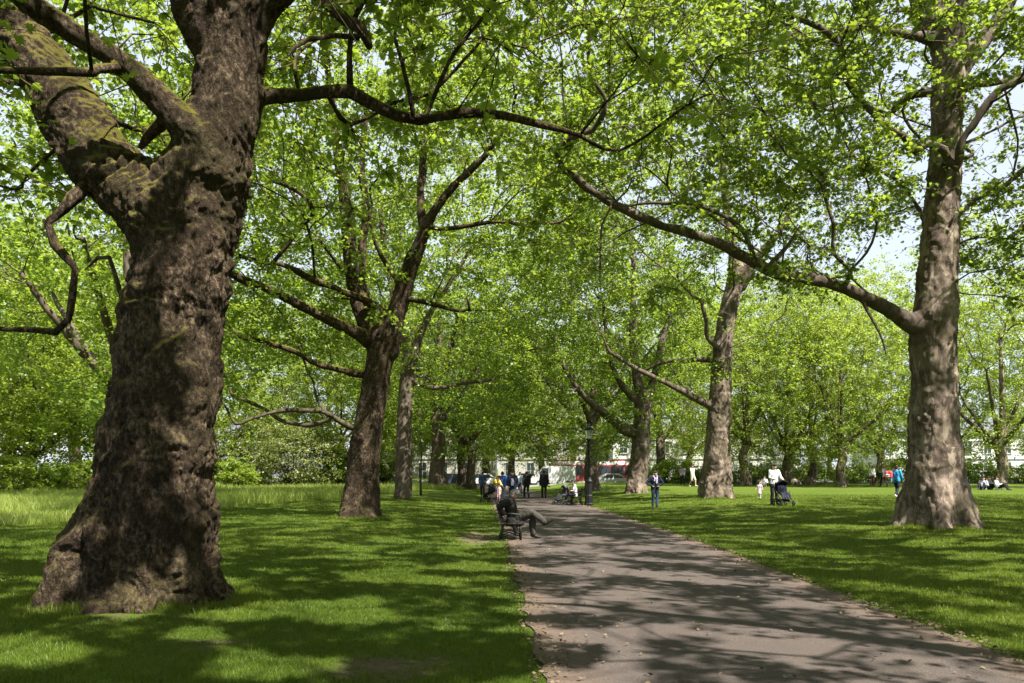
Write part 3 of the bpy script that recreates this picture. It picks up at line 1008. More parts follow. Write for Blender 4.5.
D = 42.0
rows = [(502, 392, 412), (480, 394, 413), (450, 395, 413), (420, 396, 413), (390, 398, 414), (370, 400, 416), (355, 402, 417)]
tp, tr = bole(rows, D); b0 = trunk_base(402, D); tp[0][2] = b0[2]-.2; TRUNKS.append((b0[0], D, .8))
root = thing('plane_tree', 'slimmer plane tree with flaking pale bark, third along the left row', 'tree', b0, 0, 'old plane trees lining the path')
limbs = [pl([(408, 362, 12), (402, 335, 10), (395, 300, 9), (385, 250, 7), (378, 190, 5)], D, 43),
         pl([(412, 360, 12), (420, 335, 9), (432, 310, 7), (448, 285, 6), (470, 250, 4)], D, 41),
         pl([(410, 380, 7), (435, 388, 5), (460, 384, 4), (490, 380, 3)], D, 41)]
grow_tree(root, b0, (tp, tr), limbs, [((-3.5, 43, 14.0), (9.0, 7.0, 11.5), 1150)], 51, dict(shoots=4, per=13, size=.150), BARK_MID, voxel=.06, burl=.6, roots=5, low=2.6, attach_from=.8, thick=.13)

# ---------------- right row
D = 41.0
rows = [(500, 698, 734), (480, 701, 733), (450, 704, 731), (400, 708, 732), (350, 712, 734), (310, 719, 738), (285, 725, 744), (270, 729, 748)]
tp, tr = bole(rows, D); b0 = trunk_base(716, D); tp[0][2] = b0[2]-.2; TRUNKS.append((b0[0], D, 1.1))
root = thing('plane_tree', 'plane tree leaning slightly right between the dark pushchair and the walker in navy', 'tree', b0, 0, 'old plane trees lining the path')
limbs = [pl([(736, 285, 16), (733, 255, 12), (728, 220, 10), (724, 180, 8), (722, 120, 6), (728, 50, 4)], D, 42),
         pl([(740, 285, 15), (752, 265, 11), (766, 248, 9), (785, 222, 7), (805, 180, 5)], D, 40),
         pl([(722, 350, 7), (708, 338, 6), (706, 320, 5), (700, 300, 4)], D-.3, 40),
         pl([(716, 408, 9), (700, 401, 8), (682, 391, 8), (660, 380, 6), (635, 368, 5), (610, 352, 4)], D, 39),
         pl([(720, 360, 6), (690, 360, 5), (665, 362, 4), (640, 372, 3)], D, 43)]
grow_tree(root, b0, (tp, tr), limbs, [((10.0, 41, 16), (9.5, 8, 11.5), 1050)], 61, dict(shoots=4, per=13, size=.150), BARK_MID2, voxel=.06, burl=.7, roots=6, low=4.6, sun_gap=-.27, attach_from=.75, thick=.13)

D = 52.0
rows = [(497, 624, 648), (480, 626, 648), (455, 630, 650), (430, 632, 651), (410, 633, 652), (395, 636, 652)]
tp, tr = bole(rows, D); b0 = trunk_base(637, D); tp[0][2] = b0[2]-.2; TRUNKS.append((b0[0], D, 1.0))
root = thing('plane_tree', 'plane tree with a thick low bough forking left, right of the lamp post', 'tree', b0, 0, 'old plane trees lining the path')
limbs = [pl([(640, 432, 16), (622, 428, 13), (606, 414, 10), (590, 402, 8), (575, 385, 6), (555, 350, 4)], D, 50),
         pl([(642, 405, 13), (636, 370, 10), (632, 330, 8), (634, 280, 6), (630, 220, 4)], D, 52.5),
         pl([(646, 405, 12), (655, 375, 9), (664, 335, 7), (680, 290, 5)], D, 53),
         pl([(646, 410, 9), (630, 395, 8), (616, 375, 6), (608, 350, 5), (604, 310, 4)], D, 51)]
grow_tree(root, b0, (tp, tr), limbs, [((6.6, 52, 14.0), (9.5, 7.5, 12), 1050), ((2.5, 51, 5.2), (5.5, 4, 3.0), 150)], 67, dict(shoots=4, per=13, size=.160), BARK_MID2, voxel=.07, burl=.7, roots=6, low=2.4, attach_from=.7, thick=.15)

# ---------------- trees that stand further off: a few grown once, then copied
def proto(seed, ht, r, base_r, fork, low, mat, leafmat, size, n, name='plane_tree', lean=0.0, gap=-.20, per=13, where=(0, 0), sun_gap=None):
    rr = np.random.default_rng(seed)
    root = thing(name, 'tree', 'tree')
    zs = np.array([-.2, .5, fork*.4, fork*.75, fork, fork*1.35, ht*.55])
    tp = np.stack([lean*zs+.12*rr.normal(size=len(zs))*(zs > .6), .12*rr.normal(size=len(zs))*(zs > .6), zs], -1)
    tr = base_r*np.array([1.15, 1.0, .85, .78, .74, .5, .25])
    limbs = []
    for k in range(5):
        a = k*2*PI/5+rr.uniform(-.4, .4); el = rr.uniform(.5, 1.1)
        z0 = fork*rr.uniform(.7, 1.15)
        p0 = np.array([lean*z0, 0, z0]); L = r*rr.uniform(.6, .8)
        d = np.array([math.cos(a)*math.cos(el), math.sin(a)*math.cos(el), math.sin(el)])
        limbs.append((np.array([p0, p0+d*L*.3, p0+d*L*.65+[0, 0, .3], p0+d*L+[0, 0, .9]]), base_r*np.array([.5, .36, .26, .15])))
    B0 = np.array([where[0], where[1], float(gz(*where)) if where != (0, 0) else 0.0])
    root.location = B0
    tp = tp+B0; limbs = [(a+B0, b) for a, b in limbs]
    grow_tree(root, B0, (tp, tr), limbs, [(B0+[lean*ht*.4, 0, low+(ht-low)*.52], (r, r, (ht-low)*.5), n)], seed,
              dict(shoots=4, per=per, size=size, spread=1.0), mat, scaffold=10, voxel=.08, burl=.5, roots=4, thick=.15, low=low-.8, protect=False,
              leafmat=leafmat, attach_from=.5, tube_min=.016, minr=.012, gap=gap, sun_gap=sun_gap)
    return root

def copy_tree(root, loc, rz, sc, label, group=None, name=None):
    c = root.copy(); COL.objects.link(c)
    if name: c.name = name
    c.location = loc; c.rotation_euler = (0, 0, rz); c.scale = (sc, sc, sc)
    c['label'] = label
    if group: c['group'] = group
    for ch in list(root.children):
        k = ch.copy(); COL.objects.link(k); k.parent = c
    return c

def near_tree(x, y, seed, r, label, group, n=950):
    t = proto(seed, 20, r, .62, 6.0, 5.2, BARK_MID, LEAF, .155, n, gap=-.6, per=15, where=(x, y), sun_gap=-.165)
    t['label'] = label; t['group'] = group
A = proto(101, 23, 8.5, .62, 5.0, 1.9, BARK_MID, LEAF, .175, 950)
B = proto(102, 20, 8.0, .50, 4.0, 1.3, BARK_PLANE, LEAF_BRIGHT, .165, 900)
C_ = proto(103, 17, 7.5, .40, 2.6, .2, BARK_MID, LEAF_BRIGHT, .175, 950)
E_ = proto(105, 24, 9.0, .55, 3.8, 1.0, BARK_PLANE, LEAF_BRIGHT, .17, 980)
used = {}
def put(pr, px, d, rz, sc, label, group, far=False):
    if isinstance(px, tuple): x = px[0]
    else: x = (px-CX)/FPX*d
    loc = (x, d, float(gz(x, d))-.02)
    TRUNKS.append((x, d, .7))
    if id(pr) not in used:
        used[id(pr)] = 1
        pr.location = loc; pr.rotation_euler = (0, 0, rz); pr.scale = (sc, sc, sc); pr['label'] = label; pr['group'] = group
        return pr
    return copy_tree(pr, loc, rz, sc, label, group)

GA = 'plane trees far along the path'
GR = 'sunlit trees behind the right lawn'
GL = 'trees behind the unmown grass on the left'
GO = 'plane trees beside the camera'
put(A, 437, 70, .3, 1.25, 'broad old plane tree in the left distance, beyond the thin straight sapling', GA)
put(A, 592, 62, 2.1, .95, 'plane tree directly behind the black lamp post', GA)
put(A, 462, 82, 4.0, .9, 'narrower trunk just right of the broad old plane in the left distance', GA)
put(A, 471, 76, 1.2, .8, 'slim dark trunked tree left of the group walking at the path end', GA)
put(B, 543, 92, .5, .95, 'far plane tree behind the man in black standing on the right of the path', GA)
put(A, 486, 100, 5.2, .9, 'far tree behind the pushchair group at the left end of the path', GA)
put(A, 512, 112, 2.6, 1.0, 'farthest tree closing off the end of the path', GA)
put(B, 572, 104, 3.4, 1.0, 'far tree behind the red bus', GA)
put(A, 660, 86, 5.6, 1.0, 'far tree behind the walker in the navy jacket', GA)
put(E_, 690, 98, 1.9, .95, 'far tree behind the white shirted man on the right lawn', GA)
# right background
put(B, 746, 70, .9, .95, 'slim tree between the pale leaning plane and the woman with the pram', GR)
put(E_, 788, 74, 2.2, .85, 'tree behind the woman with the pram', GR)
put(B, 811, 76, 4.4, .92, 'tree with a broad dark trunk, left of the slim pale trunk by the railings', GR)
put(B, 841, 66, 3.0, .88, 'slim pale trunked tree standing before the black railings', GR)
put(E_, 880, 80, 4.1, .92, 'bright green tree behind the railings, left of the big right hand plane', GR)
put(E_, 1000, 64, 5.3, .95, 'bright tree at the right edge with people sitting on the grass beneath it', GR)
put(B, 950, 84, 1.5, 1.0, 'bright tree partly hidden behind the big right hand plane trunk', GR)
put(E_, 1062, 78, .4, 1.0, 'bright tree whose crown leans in from beyond the right edge', GR)
put(E_, 720, 108, 3.6, 1.05, 'taller tree farther back, over the leaning pale plane', GR)
put(E_, 830, 112, 1.1, .85, 'tree farthest back beyond the railings in the middle of the right lawn', GR)
# left background
put(C_, 30, 60, .2, 1.15, 'dense tree at the left edge behind the unmown grass', GL)
put(C_, -60, 52, 2.2, 1.2, 'dense tree leaning in from beyond the left edge', GL)
put(C_, 110, 66, 3.9, 1.15, 'dense tree behind the left edge of the massive trunk', GL)
put(A, 75, 84, 5.0, 1.2, 'taller tree rising behind the dense trees on the left', GL)
put(A, 128, 41, 2.7, 1.15, 'plane tree standing directly behind the massive trunk, its boughs spreading left', GL)
put(A, 10, 88, 2.1, 1.35, 'tallest tree at the far left, rising over the dense trees', GL)
put(C_, 215, 74, 1.3, 1.1, 'dense tree seen just right of the massive trunk', GL)
put(B, 262, 86, 4.6, 1.1, 'lighter tree behind the flowering hawthorn, left of it', GL)
put(E_, 330, 92, 2.9, 1.0, 'lighter tree behind the flowering hawthorn, right of it', GL)
put(C_, 340, 70, 4.2, .85, 'dense tree left of the second plane trunk', GL)
put(B, 400, 88, 3.3, 1.0, 'tree glimpsed between the second and third plane trunks', GL)
put(A, 150, 96, 1.0, 1.15, 'tall tree hidden mostly behind the massive trunk', GL)
put(A, 395, 118, 2.0, 1.1, 'tall far tree above the third plane on the left', GL)
near_tree(-17.5, 14.0, 201, 8.5, 'plane tree beyond the left edge whose branches reach in behind the mossy limb', GL)
# unseen neighbours, added to shade the foreground
near_tree(10.5, 2.0, 202, 11.2, 'plane tree of the right row just outside the picture, beside the camera', GO, 1550)
near_tree(-1.9, -2.8, 203, 9.4, 'plane tree close behind the camera on the left verge', GO, 1250)

near_tree(19.5, 12.0, 204, 8.5, 'plane tree on the right lawn outside the picture', GO, 900)
near_tree(27.5, 27.0, 205, 8.5, 'plane tree on the far right of the lawn, outside the picture', GO, 850)
# shrubs, hawthorn, sapling
def shrub(px, d, w, h, label, mat, seed, group, name='shrub', n=90, size=.14):
    r = np.random.default_rng(seed)
    b = trunk_base(px, d)
    root = thing(name, label, name, b, 0, group)
    q = norm(r.normal(size=(n, 3)))*(r.uniform(.1, 1, (n, 1))**.45)*[w/2, w*.4, h*.5]+[0, 0, h*.52]
    q[:, 2] += .15*h*fnoise(q*1.1+seed, 2)
    q[:, 2] = np.maximum(q[:, 2], .15)
    lp, ln_, lt, ls, lr_, ends = leaf_sprays(q, None, 4, 11, .55*max(1, w/3.5), size*1.25, norm(q-[0, 0, h*.3]), r)
    st = MB()
    for k in range(0, n, 3):
        a = r.uniform(-.3, .3, 2)
        st.tube(np.array([[a[0], a[1], -.05], [q[k, 0]*.4+a[0]*.5, q[k, 1]*.4, q[k, 2]*.55], q[k]]), np.array([.03, .02, .008]), 4, False)
    st.build('stems', TWIG, root)
    obj('foliage', leaf_mesh('foliage', lp, ln_, lt, ls, lr_, False, (0, 0, 0)), mat, root)
    return root
GS = 'shrubs along the back of the unmown grass'
shrub(292, 66, 7.5, 5.4, 'pale flowering hawthorn bush behind the unmown grass, left of the second plane trunk', LEAF_HAW, 1, None, 'hawthorn_bush', 260, .14)
shrub(10, 50, 4.5, 2.6, 'low light green shrub at the far left edge behind the tall grass', LEAF_BRIGHT, 2, GS)
shrub(55, 54, 4.0, 2.0, 'low shrub midway between the left edge and the massive trunk', LEAF, 3, GS)
shrub(92, 52, 3.0, 2.2, 'shrub touching the left side of the massive trunk', LEAF_BRIGHT, 4, GS)
shrub(238, 62, 3.2, 2.4, 'light shrub just right of the massive trunk', LEAF_BRIGHT, 5, GS)
shrub(335, 68, 4.0, 3.0, 'shrub between the hawthorn and the second plane trunk', LEAF, 6, GS)
shrub(386, 72, 3.6, 2.6, 'shrub seen between the second and third plane trunks', LEAF_DARK, 7, GS)
shrub(250, 72, 5.0, 3.4, 'dark shrub filling in behind the hawthorn on its left', LEAF_DARK, 8, GS, n=130)
shrub(140, 56, 4.0, 2.4, 'shrub hidden behind the massive trunk', LEAF, 9, GS)
shrub(-30, 46, 4.0, 2.4, 'shrub just outside the left edge', LEAF_BRIGHT, 10, GS)

GQ = 'shrubs behind the railings on the right'
for i_, (px_, d_, w_, h_, lb_) in enumerate(((668, 82, 6, 2.2, 'shrub in the far background right of the forked plane'), (700, 83, 5, 1.6, 'low shrub behind the white shirted man on the right lawn'),
        (752, 81, 6, 1.7, 'shrub behind the railings, left of the woman with the pushchair'), (800, 82, 6.5, 2.4, 'shrub behind the railings, right of the woman with the pushchair'),
        (858, 81, 6, 1.9, 'shrub behind the railings, right of the slim pale trunk'), (905, 82, 5, 2.6, 'shrub behind the railings beside the big right hand trunk'), (978, 80, 6, 2.2, 'shrub behind the three people on the grass'), (1020, 81, 6, 1.8, 'shrub behind the railings at the right edge'))):
    shrub(px_, d_, w_, h_, lb_, (LEAF, LEAF_BRIGHT)[i_ % 2], 30+i_, GQ, n=90, size=.16)
b = trunk_base(421, 50)
root = thing('sapling', 'thin straight young tree standing alone left of the path, right of the third plane', 'sapling', b)
mb = MB(); mb.tube(np.array([[0, 0, -.1], [-.04, 0, 1.2], [.03, 0, 2.6], [-.1, 0, 4.4], [-.05, .1, 6.2]]), np.array([.085, .06, .055, .04, .015]), 8)
r = np.random.default_rng(9)
q = r.normal(size=(46, 3))*[.7, .7, 1.0]+[0, 0, 5.6]
for k in q[::2]: mb.tube(np.array([[-.06, 0, k[2]-.7], k*[.5, .5, 1]-[0, 0, .25], k]), np.array([.018, .012, .006]), 4, False)
mb.build('trunk', TWIG, root)
lp, ln_, lt, ls, lr_, e = leaf_sprays(q, None, 3, 9, .55, .15, norm(q-[0, 0, 4.5]), r)
obj('crown', leaf_mesh('crown', lp, ln_, lt, ls, lr_, False, (0, 0, 0)), LEAF, root)

def make_litter():
    r = np.random.default_rng(77)
    n = 3400
    y = 5.2*np.exp(r.uniform(0, math.log(40/5.2), n)); a, b = path_edges(y)
    side = r.integers(0, 3, n)
    x = np.where(side == 0, a+r.exponential(.22, n)-.12, np.where(side == 1, b-r.exponential(.22, n)+.12, a+r.uniform(0, 1, n)*(b-a)))
    keep = (side < 2) | (r.uniform(size=n) < .35)
    x, y = x[keep], y[keep]; m = len(x)
    pos = np.stack([x, y, gz(x, y)+.044+r.uniform(0, .01, m)], -1)
    nr = r.normal(size=(m, 3))*.35+[0, 0, 1]; tip = r.normal(size=(m, 3))*[1, 1, .1]
    sz = r.uniform(.012, .045, m)*(1+.02*y)
    mt, nt, out = new_mat('dry_litter')
    at_ = nt.nodes.new('ShaderNodeAttribute'); at_.attribute_name = 'rnd'
    principled(nt, out, ramp(nt, at_.outputs['Fac'], [(0, (.05, .032, .018)), (.5, (.11, .075, .05)), (.9, (.16, .12, .08)), (1, (.12, .13, .03))]), .9)
    o = obj('leaf_litter', leaf_mesh('leaf_litter', pos, nr, tip, sz, r.uniform(0, 1, m), False, (0, 0, 0)), mt)
    tag(o, kind='stuff', label='dry leaf scraps lying along the edges of the path', cat='leaf litter')

make_ground(); make_path(); make_grass(); make_litter()

# ================================================================== PEOPLE
SKIN = plain((.50, .30, .22), .6, .3, 0, .08)
SKIN_D = plain((.30, .17, .11), .6, .3, 0, .08)

def blob(name, chains, voxel, mat, parent, sm=3, wrinkle=0.0, k=12):
    mb = MB()
    for c in chains: mb.chain(c, k)
    me = remesh(mb.mesh('tmp'), voxel, sm, .5)
    if wrinkle:
        V, Nn, Q = mesh_arrays(me)
        V = V+Nn*(wrinkle*fnoise(V*[9, 9, 6], 3))[:, None]
        bpy.data.meshes.remove(me)
        me = mesh_from(name, V, None, Q)
    me.polygons.foreach_set('use_smooth', np.ones(len(me.polygons), bool))
    return obj(name, me, mat, parent)

def lerp(a, b, t): return np.asarray(a, float)*(1-t)+np.asarray(b, float)*t

BASE = dict(pelvis=(0, 0, .95), chest=(0, .0, 1.30), neck=(0, .0, 1.47), head=(0, .03, 1.60),
            shL=(-.185, 0, 1.42), elL=(-.25, -.03, 1.13), wrL=(-.24, .06, .89),
            shR=(.185, 0, 1.42), elR=(.25, -.03, 1.13), wrR=(.24, .06, .89),
            hipL=(-.09, 0, .92), knL=(-.10, .03, .50), anL=(-.10, -.02, .085),
            hipR=(.09, 0, .92), knR=(.10, .03, .50), anR=(.10, -.02, .085),
            toeL=(-.12, .15, .03), toeR=(.12, .15, .03), face=(0, 1, 0))

WALK = dict(knL=(-.09, .22, .52), anL=(-.09, .24, .10), toeL=(-.10, .42, .06), knR=(.09, -.02, .49), anR=(.09, -.30, .13), toeR=(.09, -.16, .03),
            elL=(-.25, -.12, 1.15), wrL=(-.23, -.12, .90), elR=(.25, .06, 1.14), wrR=(.22, .22, .94))

def person(label, loc, rz, h=1.72, pose=None, top=None, legs=None, shoe=(.03, .03, .03), hair=(.05, .035, .025), skin=None, sleeve=1.0,
           trouser=1.0, cap=None, bulk=1.0, group=None, voxel=.011, hairlen=0.0, skirt=0.0, coat=0.0, wr=.012, leg=1.0):
    J = dict(BASE); J.update(pose or {})
    J = {k: np.asarray(v, float)*(h/1.72 if k != 'face' else 1) for k, v in J.items()}
    s = h/1.72
    root = thing('person', label, 'person', loc, rz, group)
    skin = skin or SKIN
    def c(*a): return [(*p, r*s) for p, r in a]
    f = norm(J['face']); up = norm(J['head']-J['neck']); sd_ = np.cross(f, up)
    hd = J['head']
    ch = []
    ch.append(c((hd-up*.02*s-f*.012*s, .088), (hd+up*.055*s-f*.02*s, .088)))      # skull
    ch.append(c((hd-up*.075*s+f*.030*s, .052), (hd-up*.02*s+f*.030*s, .070)))      # jaw
    ch.append(c((hd+f*.098*s+up*.005*s, .010), (hd+f*.112*s-up*.020*s, .014)))     # nose
    for q in (-1, 1): ch.append(c((hd+sd_*q*.088*s-up*.02*s, .014), (hd+sd_*q*.092*s+up*.02*s, .016)))
    ch.append(c((J['neck']-up*.05*s, .062), (hd-up*.08*s-f*.01*s, .055)))
    pv, cs = J['pelvis'], J['chest']
    rt = norm(J['shR']-J['shL'])
    for q in (-1, 1):
        ch.append(c((pv+rt*q*.075*s, .095), (lerp(pv, cs, .45)+rt*q*.06*s, .090), (cs+rt*q*.085*s, .098), (lerp(cs, J['neck'], .6)+rt*q*.07*s, .07)))
    for L in 'LR':
        sh, el, w = J['sh'+L], J['el'+L], J['wr'+L]
        ch.append(c((sh, .056), (lerp(sh, el, .5), .047), (el, .040), (lerp(el, w, .35), .038), (w, .027)))
        d = norm(w-el); side = norm(np.cross(d, [0, 0, 1.0]) if abs(d[2]) < .9 else np.cross(d, f)); nrm_ = np.cross(side, d)
        palm = w+d*.075*s
        ch.append(c((w, .026), (lerp(w, palm, .6)+side*.012*s, .029), (palm, .026)))
        for i, (o, ln) in enumerate(((-.03, .066), (-.010, .080), (.011, .076), (.030, .060))):
            b = palm+side*o*s*1.05
            ch.append(c((b-d*.01*s, .0095), (b+d*ln*.55*s+nrm_*.008*s, .0088), (b+d*ln*.85*s+nrm_*.03*s, .0075)))
        tb = w+d*.03*s-side*.03*s
        ch.append(c((tb, .012), (tb-side*.022*s+d*.03*s, .010), (tb-side*.026*s+d*.062*s+nrm_*.01*s, .009)))
        hp, kn, an, to = J['hip'+L], J['kn'+L], J['an'+L], J['toe'+L]
        ch.append(c((hp, .092), (lerp(hp, kn, .5), .074), (kn, .056), (lerp(kn, an, .35), .056), (an, .036)))
        ch.append(c((an-[0, 0, .03*s], .036), (to, .028)))
    blob('body', ch, voxel, skin, root, 2)
    # upper garment
    b = bulk
    t = []
    hem = pv-norm(cs-pv)*(.04+coat)*s
    for q in (-1, 1):
        t.append(c((hem+rt*q*.085*s, .112*b), (pv+rt*q*.08*s, .112*b), (lerp(pv, cs, .5)+rt*q*.068*s, .108*b), (cs+rt*q*.09*s, .115*b), (lerp(cs, J['neck'], .55)+rt*q*.075*s, .082*b)))
    t.append(c((lerp(cs, J['neck'], .5), .10*b), (lerp(J['neck'], hd, .1), .068)))
    for L in 'LR':
        sh, el, w = J['sh'+L], J['el'+L], J['wr'+L]
        arm = [(sh, .074*b), (lerp(sh, el, .5), .064*b), (el, .057*b)]
        if sleeve >= 1: arm += [(lerp(el, w, .5), .052*b), (lerp(el, w, .96), .042*b)]
        elif sleeve < .6: arm = [(sh, .074*b), (lerp(sh, el, .6), .066*b)]
        t.append(c(*arm))
    blob('top', t, voxel*1.15, top, root, 3, wr)
    # lower garment
    t = []
    for L in 'LR':
        hp, kn, an = J['hip'+L], J['kn'+L], J['an'+L]
        q = [(lerp(hp, pv, .3), .108), (hp, .106), (lerp(hp, kn, .5), .090*leg)]
        if trouser >= 1: q += [(kn, .073*leg), (lerp(kn, an, .4), .070*leg), (lerp(kn, an, .95), .060*leg)]
        else: q += [(lerp(hp, kn, .95), .082)]
        t.append(c(*q))
    if skirt:
        k = lerp(J['knL'], J['knR'], .5)
        t.append(c((pv, .15), (lerp(pv, k, .5), .19), (lerp(pv, k, skirt), .22)))
    blob('trousers' if not skirt else 'skirt', t, voxel*1.15, legs, root, 3, wr)
    for L in 'LR':
        an, to = J['an'+L], J['toe'+L]
        d = norm(to-an)
        blob('shoe', [c((an-[0, 0, .03*s]-d*.03*s, .050), (lerp(an, to, .6)-[0, 0, .01*s], .047), (to+d*.01*s, .036)), c((an+[0, 0, .03*s], .045), (an-[0, 0, .03*s], .050))], voxel, plain(shoe, .6), root, 2)
    hm = plain(hair, .8, .3, 0, .3, 40)
    if cap is None:
        hc = [c((hd-f*.035*s+up*.012*s, .094), (hd+up*.062*s-f*.020*s, .092), (hd+up*.075*s+f*.02*s, .075))]
        if hairlen: hc.append(c((hd-f*.05*s, .085), (hd-f*.085*s-up*hairlen*s, .07)))
        blob('hair', hc, voxel, hm, root, 2)
    else:
        blob('hair', [c((hd-f*.045*s-up*.02*s, .082), (hd-f*.03*s+up*.03*s, .088))], voxel, hm, root, 2)
        cm = plain(cap, .85)
        blob('cap', [c((hd+up*.058*s-f*.035*s, .098), (hd+up*.082*s+f*.03*s, .088)), c((hd+up*.052*s+f*.06*s, .05), (hd+up*.035*s+f*.135*s, .022)),
                     c((hd+up*.052*s+f*.06*s+sd_*.05*s, .03), (hd+up*.035*s+f*.12*s+sd_*.03*s, .018)), c((hd+up*.052*s+f*.06*s-sd_*.05*s, .03), (hd+up*.035*s+f*.12*s-sd_*.03*s, .018))], voxel, cm, root, 2)
    # eyes
    for q in (-1, 1):
        mb = MB(); mb.chain([(*(hd+f*.089*s+sd_*q*.032*s+up*.012*s), .010*s)], 6)
        mb.build('eye', plain((.02, .015, .012), .3), root)
    return root

def at(px, d):
    return trunk_base(px, d)

FACE_CAM, AWAY = PI, 0.0          # rotation so that the figure looks at / away from the camera
NAVY = plain((.016, .020, .042), .85); BLACK = plain((.014, .014, .016), .85); JEANS = plain((.028, .046, .085), .9)
WHITE = plain((.58, .57, .57), .8, .3, 0, .05); DENIM = plain((.05, .08, .15), .9)

# ---- the man on the bench at the edge of the path
SEAT_D = 19.9
bz = float(gz(.05, SEAT_D))
def bench(label, loc, rz, L=1.6):
    root = thing('bench', label, 'bench', loc, rz)
    wood = plain((.040, .030, .021), .8, .3, 0, .4, 9); iron = plain((.008, .0085, .009), .5, .3)
    # local: sitter looks along +y, bench runs along x
    sb = MB()
    for k in range(4): sb.box((0, -.21+.125*k, .43), (L, .105, .032))
    sb.build('seat', wood, root, False, .006)
    bb = MB()
    a = math.radians(-13); Mx = Matrix.Rotation(a, 3, 'X')
    for k in range(4): bb.box((0, -.29-.030*k, .50+.105*k), (L, .028, .085), 0, np.array(Mx))
    bb.build('backrest', wood, root, False, .006)
    for x in (-L/2+.06, 0, L/2-.06):
        f = MB()
        f.tube(np.array([[x, .19, 0], [x, .20, .22], [x, .17, .41]]), np.array([.03, .024, .028]), 6)
        f.tube(np.array([[x, -.34, 0], [x, -.26, .2], [x, -.25, .41], [x, -.31, .62], [x, -.40, .88]]), np.array([.03, .026, .028, .024, .022]), 6)
        f.tube(np.array([[x, .19, .40], [x, -.27, .40]]), np.array([.022, .022]), 6)
        if x: f.tube(np.array([[x, -.33, .66], [x, -.05, .67], [x, .16, .65], [x, .2, .56], [x, .17, .42]]), np.array([.024, .026, .026, .022, .022]), 6)
        f.tube(np.array([[x, .19, .05], [x, -.1, .16], [x, -.34, .05]]), np.array([.016, .016, .016]), 6)
        f.build('end_frame', iron, root)
    return root
bench('dark wooden park bench at the left edge of the path under the capped man', (.02, SEAT_D+.45, bz), -PI/2)

sit = dict(pelvis=(0, .02, .54), chest=(0, -.07, .84), neck=(0, -.06, 1.00), head=(0, .02, 1.12),
           shL=(-.19, -.10, .95), elL=(-.50, -.30, .88), wrL=(-.72, -.28, .86),
           shR=(.19, -.10, .95), elR=(.26, -.38, .84), wrR=(.22, -.24, .66),
           hipL=(-.10, .02, .55), knL=(-.12, .47, .60), anL=(-.13, .50, .13), toeL=(-.15, .68, .045),
           hipR=(.10, .02, .56), knR=(.05, .46, .70), anR=(-.04, .79, .44), toeR=(-.03, .96, .50), face=(0, 1, -.05))
p = person('man in a grey flat cap and dark coat lounging cross-legged on the path bench', (.03, SEAT_D, bz), -PI/2, 1.72, sit,
           plain((.010, .0095, .008), .9), plain((.045, .040, .032), .9), (.012, .011, .010), (.10, .095, .09), SKIN_D, cap=(.17, .17, .165), bulk=1.36, coat=.05, leg=1.28, voxel=.009, wr=.02)
blob('coat_tail', [[(x, -.10, .50, .10), (x*1.1, -.16, .44, .09), (x*1.3, .22, .44, .06)] for x in (-.22, -.08, .08, .22)]+[[(-.24, .0, .50, .09), (-.27, .05, .30, .06), (-.27, .06, .16, .035)], [(.24, .0, .50, .09), (.27, .05, .30, .06), (.27, .06, .16, .035)]], .012, plain((.009, .0085, .008), .9), p, 3, .02)

